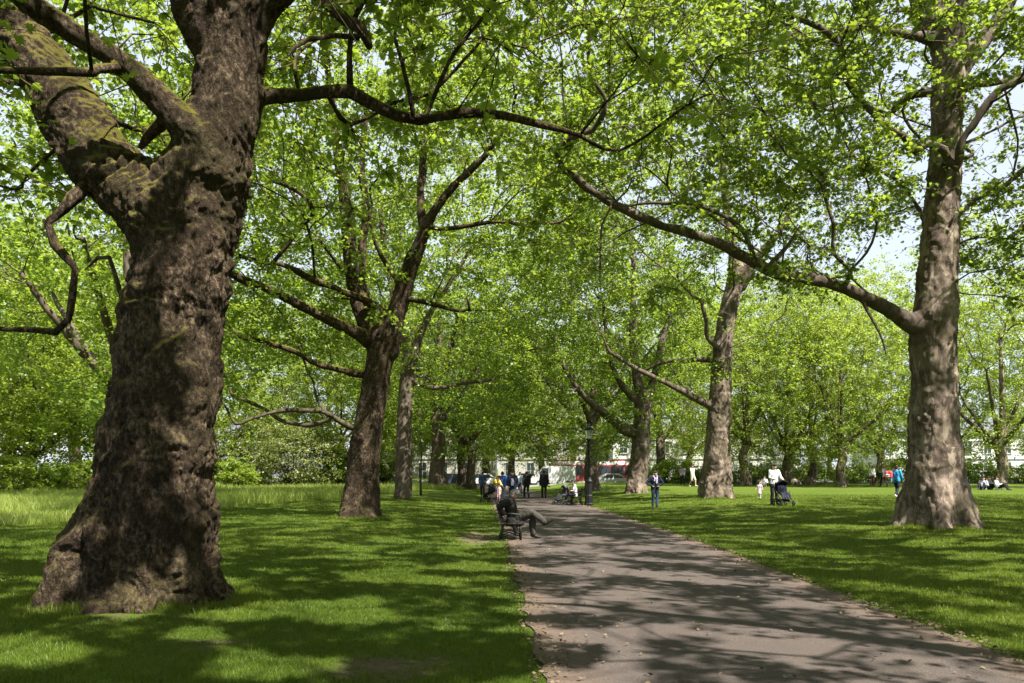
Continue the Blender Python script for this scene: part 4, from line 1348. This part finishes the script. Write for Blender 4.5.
# ---- pushchairs
def pram(label, loc, rz, col, hoodcol, s=1.0, group=None, cargo=None):
    root = thing('pushchair', label, 'pushchair', loc, rz, group)
    met = plain((.05, .05, .055), .4, .5, .6); rub = plain((.018, .018, .018), .8); fab = plain(col, .9); hd = plain(hoodcol, .9)
    T = lambda *a: np.array(a)*s
    fr = MB()
    for x in (-.24, .24):
        fr.tube(T((x, -.52, 1.02), (x, -.32, .72), (x, .34, .16)), np.array([.014]*3)*s, 6)
        fr.tube(T((x, -.38, .16), (x, -.10, .46), (x, .10, .62)), np.array([.014]*3)*s, 6)
        fr.tube(T((x, -.38, .16), (x, .34, .16)), np.array([.011]*2)*s, 6)
    fr.tube(T((-.24, -.38, .16), (.24, -.38, .16)), np.array([.012]*2)*s, 6)
    fr.tube(T((-.24, .34, .16), (.24, .34, .16)), np.array([.012]*2)*s, 6)
    fr.build('frame', met, root)
    hb = MB(); hb.tube(T((-.25, -.52, 1.02), (-.22, -.57, 1.06), (0, -.59, 1.07), (.22, -.57, 1.06), (.25, -.52, 1.02)), np.array([.02]*5)*s, 6)
    hb.build('handle', rub, root)
    blob('seat', [[(*(T((x, -.18, .82))[0]), .05*s), (*(T((x, -.12, .55))[0]), .06*s), (*(T((x, .16, .48))[0]), .055*s), (*(T((x, .32, .30))[0]), .035*s)] for x in (-.16, -.05, .05, .16)], .016, fab, root, 3)
    h = MB()
    nu, nv = 7, 9
    V = []
    for i in range(nu):
        a = math.radians(-20+130*i/(nu-1))
        for j in range(nv):
            x = -.25+.5*j/(nv-1); k = math.sqrt(max(0, 1-(x/.30)**2))
            V.append((x, -.14+.30*math.cos(a)*-1*k*.95, .72+.36*math.sin(a)*k+.02*math.sin(a*6)))
    V = np.array(V)*s
    Q = [(i*nv+j, i*nv+j+1, (i+1)*nv+j+1, (i+1)*nv+j) for i in range(nu-1) for j in range(nv-1)]
    h.add(V, Q)
    ho = h.build('hood', hd, root)
    so_ = ho.modifiers.new('s', 'SOLIDIFY'); so_.thickness = .02*s
    blob('basket', [[(x*s, -.30*s, .24*s, .05*s), (x*s, .18*s, .22*s, .05*s)] for x in (-.15, 0, .15)], .02, fab, root, 2)
    for x in (-.27, .27):
        for y, rd in ((-.38, .15), (.34, .11)):
            w = MB()
            a = np.arange(15)*2*PI/14
            w.tube(np.stack([np.full(15, x), y+rd*.85*np.cos(a), rd+rd*.85*np.sin(a)], -1)*s, np.full(15, .022*s), 6, False)
            wo = w.build('wheel', rub, root)
            hb = MB()
            for k in range(5):
                b = k*2*PI/5
                hb.tube(T((x, y, rd), (x, y+rd*.8*math.cos(b), rd+rd*.8*math.sin(b))), np.array([.01, .008])*s, 5)
            hb.tube(T((x-.03, y, rd), (x+.03, y, rd)), np.array([.024, .024])*s, 8)
            hb.build('hub', met, wo)
    return root

# woman in white with the dark pushchair, on the right lawn
D = 33.5; q = at(774, D)
person('dark haired woman in a white blouse pushing a pushchair on the right lawn', q, FACE_CAM+.25, 1.70,
       dict(elL=(-.27, .10, 1.15), wrL=(-.18, .36, 1.08), elR=(.27, .10, 1.15), wrR=(.18, .36, 1.08), anL=(-.10, .1, .09), toeL=(-.11, .27, .03)), WHITE, BLACK, (.02, .02, .02), (.02, .015, .012), hairlen=.08)
a = FACE_CAM+.12
pram('dark navy pushchair pushed by the woman in white on the right lawn', q+np.array([-math.sin(a)*.84+.02, math.cos(a)*.84, 0]), a, (.018, .018, .035), (.010, .010, .014), .98)
q = at(759.5, 41)
person('toddler in a pale lilac dress walking on the lawn beside the woman in white', q, FACE_CAM-.5, .80,
       dict(head=(0, .03, 1.66), elL=(-.30, .02, 1.15), wrL=(-.36, .1, 1.0), elR=(.30, .02, 1.15), wrR=(.36, .1, 1.0)), plain((.52, .40, .52), .9), plain((.56, .42, .54), .9), (.6, .5, .5), (.10, .06, .04), skirt=.9, sleeve=.5, voxel=.009, bulk=1.15)
# walker in navy
q = at(655, 36.2)
SC = person('walker in a navy jacket and jeans on the lawn, hands at the hips', q, FACE_CAM+.1, 1.64,
       dict(elL=(-.40, -.05, 1.14), wrL=(-.17, .10, 1.02), elR=(.40, -.05, 1.14), wrR=(.17, .10, 1.02), anL=(-.07, .08, .09), toeL=(-.08, .26, .03)), NAVY, JEANS, (.03, .03, .035), (.04, .025, .02), bulk=1.12, hairlen=.05)
blob('scarf', [[(-.09, .06, 1.42, .035), (-.04, .145, 1.30, .045), (-.03, .155, 1.10, .04)], [(.09, .06, 1.42, .035), (.05, .14, 1.32, .04), (.07, .15, 1.20, .035)], [(-.10, .02, 1.42, .035), (0, -.08, 1.45, .035), (.10, .02, 1.42, .035)]], .014, plain((.42, .36, .50), .9), SC)
# far walkers on the lawn behind
person('far person in a lilac top and dark trousers on the right lawn', at(682.5, 72), FACE_CAM, 1.7, WALK, plain((.42, .32, .48), .9), BLACK, hair=(.03, .02, .02))
person('far man in a white shirt and pale shorts beside the leaning plane', at(692.5, 66), FACE_CAM+.6, 1.78, WALK, WHITE, plain((.45, .42, .36), .9), (.5, .5, .5), (.10, .06, .04), sleeve=.5, trouser=0)
# blue jacket, right lawn
q = at(896.5, 41.5)
person('person in a bright blue top stepping behind the big right hand trunk', q, -.9, 1.66, WALK, plain((.03, .26, .52), .85), plain((.012, .014, .03), .9), (.5, .5, .5), (.015, .012, .010))
RB = thing('backpack', 'red and white bag carried by the person in the bright blue top', 'bag', q+np.array([-.42, -.02, 1.08]), -.9)
blob('bag_body', [[(-.10, 0, .0, .10), (-.10, 0, .22, .10)], [(.10, 0, .0, .10), (.10, 0, .22, .10)]], .02, plain((.62, .07, .09), .8), RB)
blob('pocket', [[(-.06, -.10, .02, .05), (.06, -.10, .02, .05)], [(-.06, -.10, .1, .05), (.06, -.10, .1, .05)]], .015, plain((.70, .60, .60), .8), RB)
blob('strap', [[(-.1, .06, .28, .02), (-.1, .2, .3, .02), (-.1, .22, .1, .02), (-.1, .08, -.05, .02)], [(.1, .06, .28, .02), (.1, .2, .3, .02), (.1, .22, .1, .02), (.1, .08, -.05, .02)]], .014, BLACK, RB)
person('far person in grey with an orange cap, near the bright blue top', at(884, 66), AWAY+.4, 1.72, WALK, plain((.24, .25, .28), .9), BLACK, cap=(.62, .20, .05))
person('far person in a white top near the railings, beside the orange cap', at(872, 69), FACE_CAM, 1.7, None, WHITE, plain((.10, .05, .04), .9), hair=(.08, .04, .03))
# path walkers
q = at(502.5, 47)
person('person in a bright blue jacket walking at the far end of the path', q, AWAY, 1.74, WALK, plain((.035, .10, .34), .85), plain((.18, .22, .30), .9), hair=(.03, .02, .015), bulk=1.15)
q = at(512.5, 42.5)
SH = person('man in an open navy suit and pale shirt walking down the path', q, FACE_CAM, 1.78, WALK, plain((.012, .015, .04), .85), plain((.012, .014, .032), .9), (.015, .015, .015), (.05, .03, .02), bulk=1.12, coat=.08)
blob('shirt_front', [[(x, .105, 1.02, .03), (x, .115, 1.22, .03), (x*.8, .095, 1.36, .03)] for x in (-.055, 0, .055)], .014, plain((.55, .54, .72), .85), SH)
person('person in black walking on the path, right of the navy suited man', at(526.5, 52), AWAY+.2, 1.74, WALK, BLACK, BLACK, (.01, .01, .01), (.02, .015, .012), bulk=1.12, coat=.08)
person('person in pale blue glimpsed right behind the navy suited man', at(520, 58), FACE_CAM, 1.70, WALK, plain((.48, .56, .66), .9), plain((.05, .06, .07), .9), hair=(.05, .03, .02))
q = at(544, 52)
person('man in a black coat with a shoulder bag at the right edge of the path', q, AWAY+.1, 1.80, None, BLACK, BLACK, (.01, .01, .01), (.02, .015, .012), bulk=1.15, coat=.1)
BG = thing('shoulder_bag', 'black shoulder bag hanging beside the man in the black coat', 'bag', q+np.array([.33, 0, .78]))
blob('bag_body', [[(0, -.12, .0, .06), (0, .12, .0, .06)], [(0, -.12, .18, .06), (0, .12, .18, .06)]], .018, BLACK, BG)
blob('strap', [[(0, -.12, .2, .014), (-.10, -.05, .66, .014), (-.10, .05, .66, .014), (0, .12, .2, .014)]], .012, BLACK, BG)
# pushchair group at the left end of the path
q = at(493.5, 46)
person('red haired person in a yellow top bending over a pushchair', q, -2.2, 1.66,
       dict(chest=(0, .20, 1.20), neck=(0, .30, 1.33), head=(0, .36, 1.44), shL=(-.18, .26, 1.28), shR=(.18, .26, 1.28), elL=(-.24, .38, 1.04), wrL=(-.18, .55, .92), elR=(.24, .38, 1.04), wrR=(.18, .55, .92)),
       plain((.72, .52, .10), .9), plain((.55, .40, .36), .9), (.3, .3, .3), (.16, .03, .015), hairlen=.12, bulk=1.15)
pram('dark pushchair beside the red haired person in yellow at the path end', at(489.0, 45.2), .8, (.03, .025, .028), (.02, .02, .025), 1.0)
person('person in a dark blue top walking behind the red haired person\'s pushchair', at(482.5, 55), FACE_CAM, 1.68, WALK, plain((.05, .08, .20), .9), plain((.03, .03, .04), .9), hair=(.03, .02, .02))
person('small child in pale pink standing by the red haired person in yellow', at(498.5, 45.5), FACE_CAM-.3, .98, dict(head=(0, .03, 1.64)), plain((.62, .44, .44), .9), plain((.55, .36, .38), .9), (.5, .4, .4), (.14, .08, .05), voxel=.009, sleeve=.5)
# seated on the bench on the right, with a pushchair
D = 41.5; q = at(573.5, D)
bench('dark park bench on the right edge of the path by the lamp post', (q[0]+.12, D+.3, q[2]), PI/2, 1.5)
sit2 = dict(sit); sit2.update(dict(chest=(0, .04, .90), neck=(0, .08, 1.08), head=(0, .13, 1.21), shL=(-.19, .06, 1.02), shR=(.19, .06, 1.02), elL=(-.24, .16, .76), wrL=(-.16, .42, .74), elR=(.24, .16, .76), wrR=(.16, .42, .74),
            knR=(.12, .46, .60), anR=(.13, .48, .13), toeR=(.15, .66, .045), hipR=(.10, .02, .55)))
person('person in a white shirt sitting forward on the bench near the lamp post', (q[0]+.10, D, q[2]), PI/2+.1, 1.70, sit2, plain((.62, .66, .70), .85), plain((.03, .035, .05), .9), hair=(.03, .02, .016), sleeve=.5)
pram('grey and black pushchair parked before the person seated by the lamp post', (q[0]-.62, D-.35, float(gz(q[0]-.6, D))), PI/2+.5, (.03, .03, .035), (.10, .10, .11), 1.0)
# people sitting on the grass at the right edge
gs = dict(pelvis=(0, 0, .12), chest=(0, -.10, .46), neck=(0, -.11, .64), head=(0, -.07, .78), shL=(-.19, -.11, .58), shR=(.19, -.11, .58),
          elL=(-.30, -.02, .32), wrL=(-.18, .28, .42), elR=(.30, -.02, .32), wrR=(.18, .28, .42), hipL=(-.10, .04, .12), hipR=(.10, .04, .12),
          knL=(-.16, .42, .46), anL=(-.12, .62, .09), toeL=(-.12, .80, .04), knR=(.16, .40, .44), anR=(.12, .62, .09), toeR=(.12, .80, .04))
GG = 'people sitting on the grass under the bright tree at the right edge'
for i, (px, d, a, tc, lc, lb) in enumerate(((983, 56, 2.4, (.30, .31, .36), (.012, .012, .016), 'leftmost of three people on the grass at the right edge, in grey'),
                                       (990, 57, 3.5, (.014, .014, .018), (.012, .012, .014), 'middle of three people on the grass at the right edge, in black'),
                                       (998, 56, 3.9, (.52, .53, .58), (.013, .013, .016), 'rightmost of three people on the grass at the right edge, in a pale top'))):
    q = at(px, d)
    person(lb, q, a, 1.74, gs, plain(tc, .9), plain(lc, .9), hair=(.02, .016, .013), group=GG, bulk=1.2)
for px, d, a, lb, tc in ((764, 66, 2.6, 'person in pale grey sitting on the grass near the black railings', (.45, .45, .44)), (795, 67, 3.4, 'person in cream sitting on the grass near the black railings', (.56, .46, .38))):
    person(lb, at(px, d), a, 1.72, gs, plain(tc, .9), plain((.22, .18, .16), .9), hair=(.06, .04, .03), group='people sitting by the railings')

# ================================================================== LAMP POST
D = 41.0; q = at(589, D)
root = thing('lamp_post', 'black cast iron lamp post with a lantern on the right side of the path', 'lamp post', q)
iron = plain((.006, .0065, .007), .55, .3)
MB().lathe([(0, 0), (.25, 0), (.25, .10), (.21, .14), (.20, .5), (.17, .56), (.165, 1.15), (.19, 1.20), (.19, 1.26), (.13, 1.34), (.09, 1.45)], 8).build('base', iron, root, False)
MB().lathe([(.085, 1.44), (.075, 1.7), (.09, 1.74), (.07, 1.8), (.055, 3.1), (.085, 3.14), (.05, 3.2), (.05, 3.3), (.1, 3.36), (.13, 3.42), (0, 3.42)], 12).build('shaft', iron, root)
MB().tube(np.array([[-.32, 0, 3.05], [.32, 0, 3.05]]), np.array([.02, .02]), 6).build('ladder_bar', iron, root)
lo = MB().lathe([(0, 3.43), (.14, 3.43), (.22, 3.86), (0, 3.86)], 6)
def glass():
    m, nt, out = new_mat('lantern_glass')
    p_ = principled(nt, out, (.75, .80, .82), .08, None, .5)
    p_.inputs['Transmission Weight'].default_value = .75
    return m
lo.build('lantern', glass(), root, False)
fr = MB()
for k in range(6):
    a = k*PI/3
    fr.tube(np.array([[.14*math.cos(a), .14*math.sin(a), 3.42], [.225*math.cos(a), .225*math.sin(a), 3.87]]), np.array([.012, .012]), 4)
fr.build('lantern_frame', iron, root)
MB().lathe([(.26, 3.865), (.25, 3.90), (.12, 4.05), (.06, 4.09), (.05, 4.16), (.02, 4.20), (.025, 4.24), (0, 4.30)], 8).build('lantern_cap', iron, root)

# ================================================================== RAILINGS, ROAD, VEHICLES, BUILDINGS
def railing(label, x0, x1, y, h=1.25, group=None):
    root = thing('railing', label, 'railing', ((x0+x1)/2, y, 0), 0, group)
    m = plain((.014, .015, .016), .5, .4)
    cx = (x0+x1)/2
    pk = MB()
    for x in np.arange(x0, x1, .14):
        z = float(gz(x, y)); pk.tube(np.array([[x-cx, 0, z-.05], [x-cx, 0, z+h-.06], [x-cx, 0, z+h]]), np.array([.011, .011, .002]), 4, False)
    pk.build('pickets', m, root, False)
    for hh in (.16, h-.16):
        xs = np.linspace(x0, x1, 20)
        MB().tube(np.stack([xs-cx, 0*xs, gz(xs, y+0*xs)+hh], -1), np.full(20, .022), 4).build('rail', m, root, False)
    for x in np.arange(x0, x1+.1, 2.8):
        z = float(gz(x, y)); MB().tube(np.array([[x-cx, 0, z-.1], [x-cx, 0, z+h+.08], [x-cx, 0, z+h+.14]]), np.array([.035, .035, .008]), 6).build('post', m, root)
    return root
railing('black iron railings along the back of the right lawn', 16.5, 52, 78, 1.3)

road = []
xs = np.linspace(-120, 140, 60)
V = [(x, y, float(gz(x, 90.))+.03) for x in xs for y in (86, 97)]
Q = [(2*i, 2*i+2, 2*i+3, 2*i+1) for i in range(59)]
tag(obj('road', mesh_from('road', V, None, Q), plain((.06, .06, .062), .9)), kind='structure')
for y in (85.8, 97.2):
    mb = MB()
    V = [(x, y+dy, float(gz(x, 90.))+dz) for x in xs for dy, dz in ((-.1, -.1), (-.1, .13), (.1, .13), (.1, -.1))]
    Q = [(4*i+a, 4*i+4+a, 4*i+5+a, 4*i+1+a) for i in range(59) for a in range(3)]
    tag(obj('kerb', mesh_from('kerb', V, None, Q, None, False), plain((.32, .31, .29), .9)), kind='structure')
V = [(x, y, float(gz(x, 90.))+.036+.004) for x in xs for y in (91.4, 91.55)]
tag(obj('road_marking', mesh_from('road_marking', V, None, [(2*i, 2*i+2, 2*i+3, 2*i+1) for i in range(0, 59, 2)]), plain((.75, .75, .72), .8)), kind='structure')
ROADZ = float(gz(0., 90.))+.03

GLASSD = plain((.03, .04, .05), .12, .6, 0, .1)
RUB = plain((.018, .018, .018), .8)
def wheels(root, L, w, r, xs):
    for x in xs:
        for q in (-1, 1):
            wo = MB().prism([(q*(w/2-.10)+0, 0)], 0, 0) if False else None
            mb = MB(); y = q*(w/2-.09)
            mb.tube(np.array([[x, y-.10, r], [x, y+.10, r]]), np.array([r, r]), 16)
            ty = mb.build('wheel', RUB, root, False, .02)
            MB().tube(np.array([[x, y-.108, r], [x, y+.108, r]]), np.array([r*.6, r*.6]), 12).build('rim', plain((.45, .45, .46), .35, .5, .7), ty, False)

def vehicle(name, label, cat, x, y, rz, prof, glass, w, col, whx, wr_, group=None, lamps=True, band=None):
    """prof: side outline (x,z); glass: list of window outlines"""
    root = thing(name, label, cat, (x, y, ROADZ), rz, group)
    paint = plain(col, .35, .5, 0, .04)
    b = MB().prism([(a, c) for a, c in prof], -w/2, w/2, 1)
    b.build('body', paint, root, False, .05)
    L = max(a for a, c in prof); L0 = min(a for a, c in prof)
    for gl in glass:
        for q in (-1, 1):
            y0, y1 = (w/2-.02, w/2+.012) if q > 0 else (-w/2-.012, -w/2+.02)
            MB().prism(gl, y0, y1, 1).build('window', GLASSD, root, False)
    if band:
        for q in (-1, 1):
            y0, y1 = (w/2-.02, w/2+.008) if q > 0 else (-w/2-.008, -w/2+.02)
            MB().prism(band[0], y0, y1, 1).build('panel', plain(band[1], .4, .5, 0, .04), root, False)
    zl = .62
    for q in (-1, 1):
        MB().box((L-.01, q*(w/2-.28), zl), (.06, .28, .14)).build('headlight', plain((.8, .8, .78), .15, .6), root, False, .02)
        MB().box((L0+.01, q*(w/2-.22), zl+.12), (.06, .18, .2)).build('tail_light', plain((.45, .02, .02), .2, .6), root, False, .02)
    wheels(root, L, w, wr_, whx)
    return root
CARP = [(-2.1, .32), (2.1, .32), (2.15, .62), (1.95, .82), (1.05, .95), (.35, 1.42), (-1.05, 1.46), (-1.85, .98), (-2.12, .88)]
CARG = [[(.90, .96), (.34, 1.34), (-.25, 1.37), (-.25, .96)], [(-.33, .96), (-.33, 1.37), (-1.0, 1.36), (-1.55, .98)]]
VANP = [(-2.5, .38), (2.5, .38), (2.55, .8), (2.3, 1.15), (1.75, 1.3), (1.2, 2.15), (.9, 2.28), (-2.45, 2.28), (-2.52, 1.0)]
VANG = [[(1.62, 1.33), (1.15, 2.05), (.55, 2.05), (.55, 1.33)]]
GC = 'vehicles on the road beyond the park'
def rx(px, d): return (px-CX)/FPX*d
vehicle('van', 'white van on the road, just left of the red bus', 'van', rx(553, 89), 89, PI, VANP, VANG, 1.95, (.50, .50, .51), (-1.6, 1.6), .34, GC)
BUSP = [(-5.0, .35), (5.0, .35), (5.1, .9), (5.05, 2.6), (4.9, 3.0), (-4.95, 3.0), (-5.05, 2.6)]
BUSG = [[(4.75-1.55*k, 1.25), (4.75-1.55*k, 2.3), (3.35-1.55*k, 2.3), (3.35-1.55*k, 1.25)] for k in range(6)]
vehicle('bus', 'red bus with a white roof band on the road behind the lamp post', 'bus', rx(596, 92), 93.5, 0, BUSP, BUSG, 2.5, (.42, .07, .08), (-3.3, 3.2), .48, GC, band=([(4.95, 2.45), (4.95, 2.85), (-4.95, 2.85), (-4.95, 2.45)], (.8, .78, .8)))
vehicle('van', 'white van on the road, seen right of the thick low forked plane', 'van', rx(668, 89), 89, 0, VANP, VANG, 1.95, (.50, .51, .52), (-1.6, 1.6), .34, GC)
for px, y, col, lb, rz in ((615, 89, (.55, .56, .58), 'silver car on the road, between the lamp post tree and the forked plane', 0), (632, 94, (.72, .72, .70), 'white car on the far lane behind the forked plane trunk', PI),
                           (486, 89.5, (.68, .68, .68), 'white car glimpsed at the left end of the path', 0), (470, 94, (.30, .04, .05), 'dark red car at the left end of the road, by the slim dark trunk', PI),
                           (530, 94, (.62, .48, .40), 'beige car on the road between the two people in black', 0), (455, 89, (.05, .06, .10), 'dark blue car in the left distance by the broad old plane', 0), (702, 94, (.70, .70, .72), 'white car behind the leaning plane', 0)):
    vehicle('car', lb, 'car', rx(px, y), y, rz, CARP, CARG, 1.75, col, (-1.35, 1.35), .31, GC)

def building(label, x0, x1, y, storeys, col, group=None, sh=3.4, depth=10):
    z0 = ROADZ
    root = thing('building', label, 'building', ((x0+x1)/2, y, z0), 0, group)
    W_ = x1-x0; H = storeys*sh+.8
    wall = plain(col, .9, .2, 0, .12, 1.3); trim = plain(tuple(min(.8, c*1.12) for c in col), .85)
    MB().box((0, depth/2, H/2), (W_, depth, H)).build('wall', wall, root, False)
    MB().prism([(-.35, H), (depth+.3, H), (depth*.55, H+2.2), (depth*.4, H+2.2)], -W_/2-.2, W_/2+.2, 0).build('roof', plain((.11, .115, .13), .8), root, False)
    MB().box((0, -.14, H-.35), (W_+.3, .28, .36)).build('cornice', trim, root, False)
    MB().box((0, -.07, sh+.15), (W_+.06, .14, .26)).build('string_course', trim, root, False)
    n = max(2, int(W_/2.9)); bay = W_/n
    for s_ in range(storeys):
        for k in range(n):
            x = -W_/2+bay*(k+.5); z = s_*sh+(.35 if s_ == 0 else .95); hh = 2.5 if s_ == 0 else 1.75
            f = MB()
            for dx in (-.62, .62): f.box((x+dx, -.03, z+hh/2), (.12, .10, hh+.12))
            f.box((x, -.03, z+hh+.06), (1.36, .11, .12)); f.box((x, -.06, z-.05), (1.5, .18, .10)); f.box((x, -.02, z+hh*.5), (1.1, .06, .05)); f.box((x, -.022, z+hh*.5), (.05, .05, hh))
            wo = f.build('window', trim, root, False)
            MB().box((x, -.004, z+hh/2), (1.16, .03, hh)).build('pane', GLASSD, wo, False)
    return root
GB = 'terraced buildings across the road'
building('pale stone terrace across the road, behind the left end of the path', -22, -2.5, 124, 3, (.30, .29, .26), GB)
building('cream building across the road, behind the red bus', -2.2, 15, 128, 4, (.33, .32, .30), GB)
building('white stuccoed terrace across the road, behind the right lawn railings', 15.4, 44, 122, 2, (.45, .44, .42), GB)
building('white building across the road, glimpsed right of the big right hand plane', 56, 86, 122, 2, (.50, .50, .49), GB)
building('grey building glimpsed beyond the trees, just right of the massive trunk', -56, -36, 124, 2, (.26, .27, .29), GB)
EXPO = 1.74

# ================================================================== LIGHT, SKY, CAMERA
sd = SUN
sun = bpy.data.lights.new('sun', 'SUN'); sun.energy = 5.0; sun.angle = math.radians(.53); sun.color = (1, .955, .87)
so = bpy.data.objects.new('sun', sun); COL.objects.link(so)
so.rotation_euler = Vector(-sd).to_track_quat('-Z', 'Y').to_euler()
so.location = (20, -30, 60)
W = bpy.data.worlds.new('World'); S.world = W; W.use_nodes = True
nt = W.node_tree
bg = nt.nodes['Background']
sky = nt.nodes.new('ShaderNodeTexSky'); sky.sky_type = 'NISHITA'; sky.sun_disc = False
sky.sun_elevation = EL; sky.sun_rotation = math.atan2(sd[0], sd[1])
sky.air_density = 1.0; sky.dust_density = 1.0; sky.ozone_density = 1.0
mx = nt.nodes.new('ShaderNodeMix'); mx.data_type = 'RGBA'; mx.inputs[0].default_value = .8
nt.links.new(sky.outputs[0], mx.inputs[6]); mx.inputs[7].default_value = (3.6, 3.9, 4.25, 1)
nt.links.new(mx.outputs[2], bg.inputs[0]); bg.inputs[1].default_value = .08
cam = bpy.data.cameras.new('camera'); co = bpy.data.objects.new('camera', cam); COL.objects.link(co)
co.location = (0, 0, EYE); co.rotation_euler = (PI/2, 0, 0)
cam.sensor_width = 36; cam.lens = 36*FPX/1024
cam.shift_y = (HY-341.5)/1024
cam.clip_start = .1; cam.clip_end = 4000
S.camera = co
S.view_settings.view_transform = 'Standard'; S.view_settings.look = 'None'
S.view_settings.exposure = EXPO; S.view_settings.gamma = 1; S.view_settings.use_curve_mapping = False
S.cycles.use_denoising = True
S.cycles.max_bounces = 8; S.cycles.diffuse_bounces = 4; S.cycles.transmission_bounces = 5; S.cycles.glossy_bounces = 2
